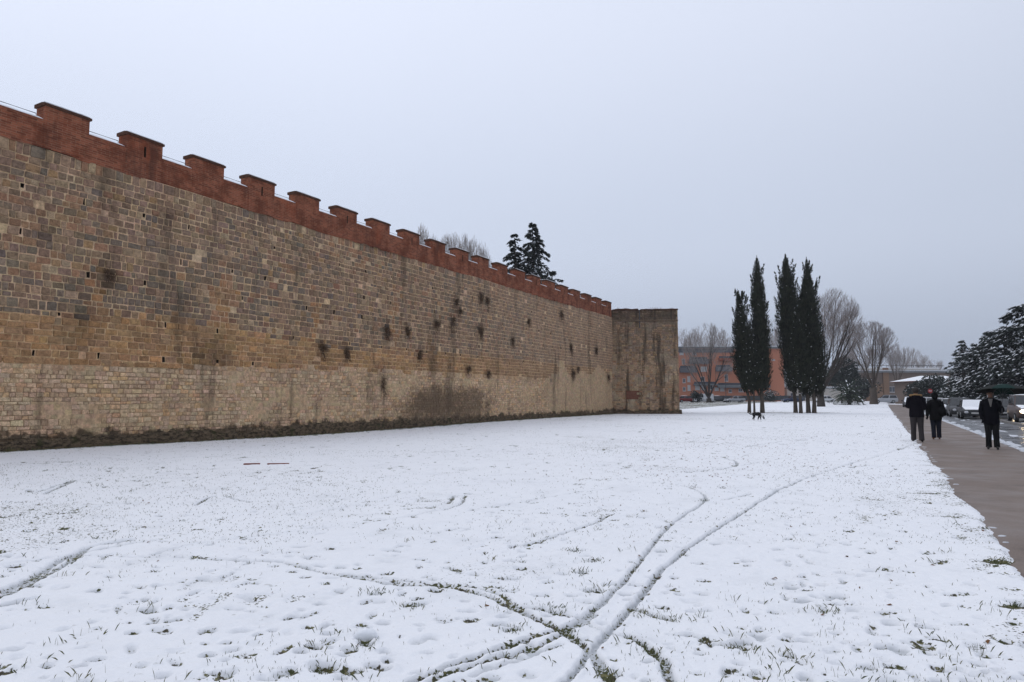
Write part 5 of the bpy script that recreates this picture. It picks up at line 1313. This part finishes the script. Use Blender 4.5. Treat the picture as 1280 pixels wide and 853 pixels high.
p = at_px(1124, 150); car('dark car with snowy roof parked before the brown building', p, 0, PA['black'], 4.3, 1.76, 1.45, 'hatch', ('roof',), group=far)

# ------------------------------------------------------------------ people and dog
SK = {'skin': plain('skin', (.20, .115, .08), .6, .3, .1), 'coat': plain('navy_coat', (.007, .006, .009), .9, .04, .3, 8, .4), 'blackcoat': plain('black_coat', (.006, .006, .0065), .9, .04, .3, 8, .4), 'bluecoat': plain('dark_blue_coat', (.006, .006, .009), .9, .04, .3, 8, .4),
      'grey': plain('grey_trousers', (.042, .037, .038), .9, .1, .25, 8, .4), 'navy': plain('navy_jeans', (.011, .012, .02), .9, .1, .25, 8, .4), 'black': plain('black_trousers', (.011, .011, .012), .9, .1, .25, 8, .4),
      'shoe': plain('dark_shoe', (.014, .012, .011), .6, .3, .2), 'tan': plain('tan_shoe', (.22, .10, .045), .7, .2, .2), 'hair': plain('dark_hair', (.018, .014, .012), .7, .3, .3, 20), 'fur': plain('fur_trim', (.30, .19, .095), .95, .05, .4, 20, .8), 'shirt': plain('grey_jumper', (.17, .16, .15), .9, .1, .2), 'wool': plain('wool_hat', (.03, .028, .027), .95, .05, .3, 20)}
def skin_mesh(name, pts, edges, rad, root=0, sub=2):
    me = bpy.data.meshes.new(name + '_skeleton'); me.from_pydata(pts, edges, []); o = bpy.data.objects.new('tmp', me); COL.objects.link(o)
    md = o.modifiers.new('Skin', 'SKIN'); md.branch_smoothing = .4; o.modifiers.new('Sub', 'SUBSURF').levels = sub
    sv = me.skin_vertices[0].data
    for i, r in enumerate(rad): sv[i].radius = r if hasattr(r, '__len__') else (r, r); sv[i].use_root = (i == root)
    dg = bpy.context.evaluated_depsgraph_get(); m2 = bpy.data.meshes.new_from_object(o.evaluated_get(dg)); m2.name = name
    bpy.data.objects.remove(o); return m2
def person(label, loc, face, h, J, mats, extra):
    """J: joints for a 1.75 m body facing -Y; mats: coat, trousers, shoes"""
    k = h / 1.75; o = empty('person', loc, face); tag(o, label, 'person')
    P = [(0, 0, .95), (0, 0, 1.08), (0, .01, 1.28), (0, .02, 1.46), (0, .01, 1.54), (0, -.015, 1.64), (0, -.01, 1.70)]; E_ = [(0, 1), (1, 2), (2, 3), (3, 4), (4, 5), (5, 6)]
    r = [(.145, .11), (.14, .105), (.16, .115), (.10, .085), (.055, .055), (.076, .092), (.062, .075)]
    for sgn, nm in ((-1, 'r'), (1, 'l')):
        i = len(P); sh = Vector((sgn * .185, .02, 1.41)); el = Vector(J['el_' + nm]); wr_ = Vector(J['wr_' + nm]); dr = (wr_ - el).normalized()
        P += [tuple(sh), tuple(el), tuple(wr_), tuple(wr_ + dr * .06)]; E_ += [(3, i), (i, i + 1), (i + 1, i + 2), (i + 2, i + 3)]; r += [(.07, .07), (.048, .05), (.03, .034), (.022, .04)]
        side = dr.cross(Vector((0, 1, 0))); side = side.normalized() if side.length > .1 else Vector((1, 0, 0)); curl = Vector((0, -1, 0)) if J.get('curl') is None else Vector(J['curl'])
        for q in range(4):
            a = len(P); b0 = wr_ + dr * .075 + side * (q - 1.5) * .019; L = (.062, .075, .07, .055)[q]
            P += [tuple(b0 + dr * L * .5 + curl * .008), tuple(b0 + dr * L * .85 + curl * .035)]; E_ += [(i + 3, a), (a, a + 1)]; r += [(.0095, .0095), (.008, .008)]
        a = len(P); b0 = wr_ + dr * .03; P += [tuple(b0 + side * .035 * -sgn + curl * .02), tuple(b0 + dr * .045 + side * .04 * -sgn + curl * .035)]; E_ += [(i + 2, a), (a, a + 1)]; r += [(.011, .011), (.009, .009)]
        i = len(P); hp = (sgn * .09, 0, .88); kn = J['kn_' + nm]; an = J['an_' + nm]; to = (an[0] + sgn * .02, an[1] - .17, an[2] - .055); hl = (an[0], an[1] + .03, an[2] - .05)
        P += [hp, kn, an, to]; E_ += [(0, i), (i, i + 1), (i + 1, i + 2), (i + 2, i + 3)]; r += [(.095, .1), (.062, .068), (.045, .05), (.042, .03)]
    me = skin_mesh('body', P, E_, r)
    for m in (mats[0], mats[1], mats[2], 'skin'): me.materials.append(SK[m])
    for pl in me.polygons:
        c = pl.center; pl.use_smooth = True
        if c.z < .115: m = 2
        elif c.z < .97 and abs(c.x) < .26 and not any((c - Vector(J['wr_' + n])).length < .22 for n in 'lr'): m = 1
        elif c.z > 1.5: m = 3
        elif any((c - Vector(J['wr_' + n])).length < .17 and (c - Vector(J['el_' + n])).length > (Vector(J['wr_' + n]) - Vector(J['el_' + n])).length - .01 for n in 'lr'): m = 0
        else: m = 0
        pl.material_index = m
    body = link('body', me, o)
    # loose jacket: torso and sleeves with folds
    b = MB(); rr = []
    for (z, w, d, y) in J['coat']:
        w *= .9
        rr.append([(w * math.cos(a) * (1 + .06 * (vn(math.cos(a) * 3 + 4, z * 9, 5) - .5)), y + d * math.sin(a) * (1 + .14 * (vn(math.sin(a) * 3, z * 8, 6) - .5)), z) for a in [2 * math.pi * q / 20 for q in range(20)]])
    b.rings(rr, cap=False)
    for nm, sgn in (('r', -1), ('l', 1)):
        sh = Vector((sgn * .17, .02, 1.42)); el = Vector(J['el_' + nm]); wr_ = Vector(J['wr_' + nm]); pts = [sh, sh.lerp(el, .35), sh.lerp(el, .75), el, el.lerp(wr_, .3), el.lerp(wr_, .7), el.lerp(wr_, .98)]
        b.tube(pts, [.085, .085, .074, .072, .066, .06, .056], 12, 0, None, True)
    co = b.build('coat', SK[mats[0]], o, True)
    # loose trouser legs
    for nm, sgn in (('r', -1), ('l', 1)):
        hp = Vector((sgn * .088, 0, .9)); kn = Vector(J['kn_' + nm]); an = Vector(J['an_' + nm]) + Vector((0, 0, -.02)); q = MB()
        q.tube([hp, hp.lerp(kn, .5), kn, kn.lerp(an, .5), an], [.115, .1, .082, .074, .076], 12, 0, None, False); q.build('trouser_leg', SK[mats[1]], o, True)
    extra(o, co); o.scale = (k, k, k); return o
def ball(c, rx, ry, rz, n=12, m=8, z0=-1.0, nseed=None):
    rr = []
    for i in range(m + 1):
        t = z0 + (1 - z0) * i / m; t = max(-.999, min(.999, t)); q = math.sqrt(1 - t * t); rr.append([(c[0] + rx * q * math.cos(a), c[1] + ry * q * math.sin(a), c[2] + rz * t) if nseed is None else (c[0] + rx * q * math.cos(a) * (1 + .3 * (vn(a * 3, t * 4, nseed) - .5)), c[1] + ry * q * math.sin(a) * (1 + .3 * (vn(a * 3, t * 4, nseed) - .5)), c[2] + rz * t) for a in [2 * math.pi * k / n for k in range(n)]])
    return rr
def face_parts(o):
    q = MB(); q.rings([[(x, -.105 - y, 1.645 + z) for x, z in ((-.014 * s, -.018 * s - dz), (.014 * s, -.018 * s - dz), (.006 * s, .02 * s), (-.006 * s, .02 * s))] for s, y, dz in ((1, 0, 0), (.8, .018, .004), (.3, .026, .008))]); q.build('nose', SK['skin'], o)
    for sx in (-.032, .032):
        q = MB(); q.rings(ball((sx, -.098, 1.665), .012, .01, .008)); q.build('eye', SK['hair'], o); q = MB(); q.rings(ball((sx * 2.6, 0, 1.645), .012, .025, .034)); q.build('ear', SK['skin'], o, True)
    q = MB(); q.box(-.024, .024, -.112, -.095, 1.592, 1.602); q.build('mouth', plain('lip', (.22, .09, .07), .6, .2, .1), o)
COAT_LONG = [(.80, .225, .15, .0), (.84, .235, .165, 0), (.95, .23, .16, 0), (1.1, .215, .15, 0), (1.25, .225, .155, .005), (1.36, .225, .15, .012), (1.43, .19, .125, .018), (1.48, .12, .1, .02), (1.52, .085, .085, .01)]
COAT_MID = [(.72, .215, .15, .0), (.78, .225, .16, 0), (.95, .22, .155, 0), (1.1, .205, .145, 0), (1.25, .215, .15, .005), (1.36, .215, .145, .012), (1.43, .175, .12, .018), (1.48, .11, .1, .02), (1.53, .08, .08, .01)]
BACK = math.atan2(-DW.x, DW.y) + math.pi           # walkers facing away along the path
def extra_man(o, co):
    q = MB(); q.rings(ball((0, .0, 1.655), .098, .115, .125, 14, 8, -.55)); q.build('hair', SK['hair'], o, True)
    q = MB(); rr = []
    for i in range(17):
        a = math.pi * (-.05 + 1.1 * i / 16); c = Vector((.15 * math.cos(a), .02 + .10 * math.sin(a), 1.50 + .015 * math.sin(a))); rr.append([tuple(c + Vector((math.cos(a) * .035 * math.cos(t), .035 * math.sin(a) * math.cos(t), .032 * math.sin(t))) * (1 + .4 * (vn(a * 9, t * 2, 3) - .5))) for t in [2 * math.pi * k / 8 for k in range(8)]])
    q.rings(rr); q.build('fur_collar', SK['fur'], o)
    q = MB(); q.rings([[(w * math.cos(a), .1 + d * math.sin(a), z) for a in [2 * math.pi * k / 14 for k in range(14)]] for z, w, d in ((1.30, .05, .03), (1.36, .12, .07), (1.44, .14, .085), (1.50, .12, .07))]); q.build('hood', SK['coat'], o, True)
    face_parts(o)
def extra_woman(o, co):
    q = MB(); q.rings(ball((0, .015, 1.63), .112, .13, .15, 14, 9, -.9)); q.build('hood', SK['blackcoat'], o, True)
    q = MB(); q.rings([[(-.20 + w * math.cos(a), .08 + d * math.sin(a), z) for a in [2 * math.pi * k / 14 for k in range(14)]] for z, w, d in ((.88, .10, .05), (.91, .15, .085), (1.08, .155, .09), (1.2, .12, .075), (1.23, .05, .03))]); bag = q.build('shoulder_bag', SK['blackcoat'], o, True)
    q = MB(); q.tube([(-.22, .08, 1.2), (-.15, .09, 1.44), (-.08, .0, 1.5), (.02, -.12, 1.35)], .014, 6); q.build('strap', SK['black'], bag); face_parts(o)
def extra_umb(o, co):
    face_parts(o); q = MB(); q.rings(ball((0, 0, 1.69), .104, .122, .105, 14, 7, -.05)); cp = q.build('cap', SK['wool'], o, True)
    q = MB(); q.rings([[(.085 * math.cos(a), -.09 - .09 * abs(math.sin(a)) * (1 if math.sin(a) < 0 else .0), 1.692 + dz) for a in [2 * math.pi * k / 14 for k in range(14)]] for dz in (0, .012)]); q.build('peak', SK['wool'], cp, True)
    q = MB(); q.add([(-.06, -.145, 1.50), (.06, -.145, 1.50), (.012, -.172, 1.26), (-.012, -.172, 1.26), (0, -.165, 1.44)], [(0, 4, 3), (4, 1, 2), (4, 2, 3), (0, 1, 4)]); q.build('jumper', SK['shirt'], o)
P1 = gnd(1147.5, 553); P2 = gnd(1171, 549.5); P3 = gnd(1241.5, 562)
PZ = .002
person('person in dark parka with fur trimmed hood and grey trousers walking away on the path', (P1.x, P1.y, PZ), BACK, 1.84,
       {'el_r': (-.235, -.02, 1.12), 'wr_r': (-.17, -.24, 1.05), 'el_l': (.245, -.05, 1.15), 'wr_l': (.14, -.27, 1.12), 'kn_r': (-.10, -.05, .5), 'an_r': (-.11, .05, .085), 'kn_l': (.1, -.06, .5), 'an_l': (.115, -.05, .085), 'coat': COAT_LONG}, ('coat', 'grey', 'shoe'), extra_man)
person('person in black hooded coat with shoulder bag and tan shoes walking away beside the parka', (P2.x, P2.y, PZ), BACK, 1.68,
       {'el_l': (.24, .02, 1.13), 'wr_l': (.27, -.04, .87), 'el_r': (-.25, .03, 1.15), 'wr_r': (-.24, -.12, .94), 'kn_r': (-.085, -.03, .5), 'an_r': (-.085, -.02, .085), 'kn_l': (.085, -.05, .5), 'an_l': (.085, .04, .085), 'coat': COAT_MID}, ('blackcoat', 'navy', 'tan'), extra_woman)
FRONT = math.atan2(-P3.x, P3.y) * -1.0
FRONT = math.atan2(P3.x, -P3.y) + math.pi          # turned towards the viewer
person('person in dark jacket and cap walking this way under a green umbrella', (P3.x, P3.y, PZ), math.atan2(-P3.y, -P3.x) + math.pi / 2, 1.72,
       {'el_r': (-.245, .04, 1.14), 'wr_r': (-.22, -.05, .89), 'el_l': (.265, -.0, 1.13), 'wr_l': (.27, -.21, 1.22), 'kn_r': (-.09, -.06, .5), 'an_r': (-.1, .03, .085), 'kn_l': (.09, -.07, .5), 'an_l': (.1, -.08, .085), 'coat': COAT_MID, 'curl': (-.6, -.6, .3)}, ('bluecoat', 'black', 'shoe'), extra_umb)
# umbrella held up in the left hand
t = NT('umbrella_cloth', .8, .08); t.color(t.mix(t.noise(4, 3), (.005, .022, .019), (.008, .03, .025))); M['umb'] = t.m
t = NT('umbrella_brown', .8, .08); t.color((.018, .02, .018)); M['umb2'] = t.m
fa = math.atan2(-P3.y, -P3.x) + math.pi / 2
hand = Vector((P3.x, P3.y, 0)) + Matrix.Rotation(fa, 3, 'Z') @ (Vector((.27, -.24, 1.27)) * (1.72 / 1.75))
um = empty('umbrella', hand, fa); tag(um, 'dark green umbrella held over the person in the cap', 'umbrella')
ax = Vector((.05, .62, .60)).normalized()
top = Vector((.06, .40, .63)); 
q = MB(); q.tube([Vector((-.005, -.08, -.16)), Vector((0, 0, 0)), top], .008, 6); q.build('shaft', M['rail'], um)
q = MB(); q.tube([Vector((-.005, -.075, -.15)), Vector((-.008, -.09, -.2)), Vector((0, -.12, -.23)), Vector((.01, -.15, -.2))], .014, 7); q.build('handle', SK['hair'], um, True)
tilt = Matrix.Rotation(R(-7), 3, 'X')
def upt(r, a, sag=0.0): 
    return top + tilt @ Vector((.74 * r * math.cos(a), .74 * r * math.sin(a), .02 - .22 * r ** 1.8 + sag))
for kk in range(8):
    a0 = kk * math.pi / 4 + .39; a1 = a0 + math.pi / 4; q = MB(); vs = []
    for i in range(7):
        r_ = i / 6
        for j in range(5):
            u = j / 4; a = a0 + (a1 - a0) * u; sg = math.sin(math.pi * u); vs.append(upt(r_ * (1 - .06 * sg), a, -.012 * sg * r_))
    q.add(vs, [(i * 5 + j, i * 5 + j + 1, (i + 1) * 5 + j + 1, (i + 1) * 5 + j) for i in range(6) for j in range(4)])
    q.build('canopy_panel', M['umb'] if kk % 2 else M['umb2'], um, True)
    q = MB(); q.tube([upt(r_ / 6, a0, -.008) for r_ in range(7)], .004, 4); q.build('rib', M['rail'], um)
    q = MB(); q.tube([upt(.5, a0, -.012), Vector((.02, .22, .33))], .003, 4); q.build('stretcher', M['rail'], um)
q = MB(); q.tube([top, top + Vector((0, 0, .07))], [.012, .005], 6); q.build('tip', M['rail'], um)

# dog sniffing the snow
pd = gnd(946.5, 526); dz = ground_z(pd.x, pd.y)[0]
dg_ = empty('dog', (pd.x, pd.y, dz - .01), R(-8)); tag(dg_, 'black dog with white neck and paws sniffing the snow', 'dog')
dp = [(-.20, 0, .42), (-.05, 0, .43), (.12, 0, .42), (.22, 0, .41), (.31, 0, .34), (.38, 0, .24), (.43, 0, .15), (.47, 0, .09)]
de = [(i, i + 1) for i in range(7)]; dr_ = [(.085, .095), (.09, .10), (.10, .115), (.085, .10), (.065, .075), (.068, .07), (.05, .05), (.028, .028)]
for sy in (-1, 1):
    i = len(dp); o_ = .05 * sy; dp += [(-.22, .06 * sy, .36), (-.16, .07 * sy, .24), (-.25 + o_, .07 * sy, .14), (-.22 + o_, .07 * sy, .02), (-.19 + o_, .07 * sy, .012)]; de += [(0, i)] + [(i + k, i + k + 1) for k in range(4)]; dr_ += [(.065, .075), (.05, .05), (.025, .03), (.022, .022), (.022, .018)]
    i = len(dp); dp += [(.17, .06 * sy, .33), (.15 - o_, .065 * sy, .19), (.14 - o_ * 1.6, .065 * sy, .03), (.17 - o_ * 1.6, .065 * sy, .012)]; de += [(3, i)] + [(i + k, i + k + 1) for k in range(3)]; dr_ += [(.05, .055), (.03, .032), (.022, .022), (.022, .018)]
    i = len(dp); dp += [(.36, .07 * sy, .26), (.40, .10 * sy, .20)]; de += [(5, i), (i, i + 1)]; dr_ += [(.02, .03), (.012, .02)]
i = len(dp); dp += [(-.31, 0, .42), (-.42, 0, .41), (-.49, 0, .47), (-.47, 0, .54)]; de += [(0, i)] + [(i + k, i + k + 1) for k in range(3)]; dr_ += [(.035, .035), (.03, .03), (.026, .026), (.012, .012)]
me = skin_mesh('body', dp, de, [(a_ * 1.45, b_ * 1.4) for a_, b_ in dr_], 1)
me.materials.append(plain('black_fur', (.012, .012, .013), .8, .2, .3, 20)); me.materials.append(plain('white_fur', (.55, .54, .52), .9, .1, .15, 20))
for pl in me.polygons:
    c = pl.center; pl.use_smooth = True; neck = .25 < c.x < .37 and c.z > .15; paws = c.z < .11 and c.x < .3; muz = c.x > .455 and False
    pl.material_index = 1 if neck or paws or (c.x < -.45 and c.z > .5) else 0
link('body', me, dg_)

# winter air between the viewer and the far trees
hz = MB(); hz.box(-2600, 2600, -2600, 3600, -1.5, 48); hm = bpy.data.materials.new('haze'); hm.use_nodes = True; ht = hm.node_tree; ht.nodes.clear()
pv_ = ht.nodes.new('ShaderNodeVolumePrincipled'); pv_.inputs['Color'].default_value = (.93, .95, 1.0, 1); pv_.inputs['Density'].default_value = HAZE; pv_.inputs['Anisotropy'].default_value = .0
ho = ht.nodes.new('ShaderNodeOutputMaterial'); ht.links.new(pv_.outputs[0], ho.inputs['Volume'])
tag(hz.build('haze', hm), kind='stuff')
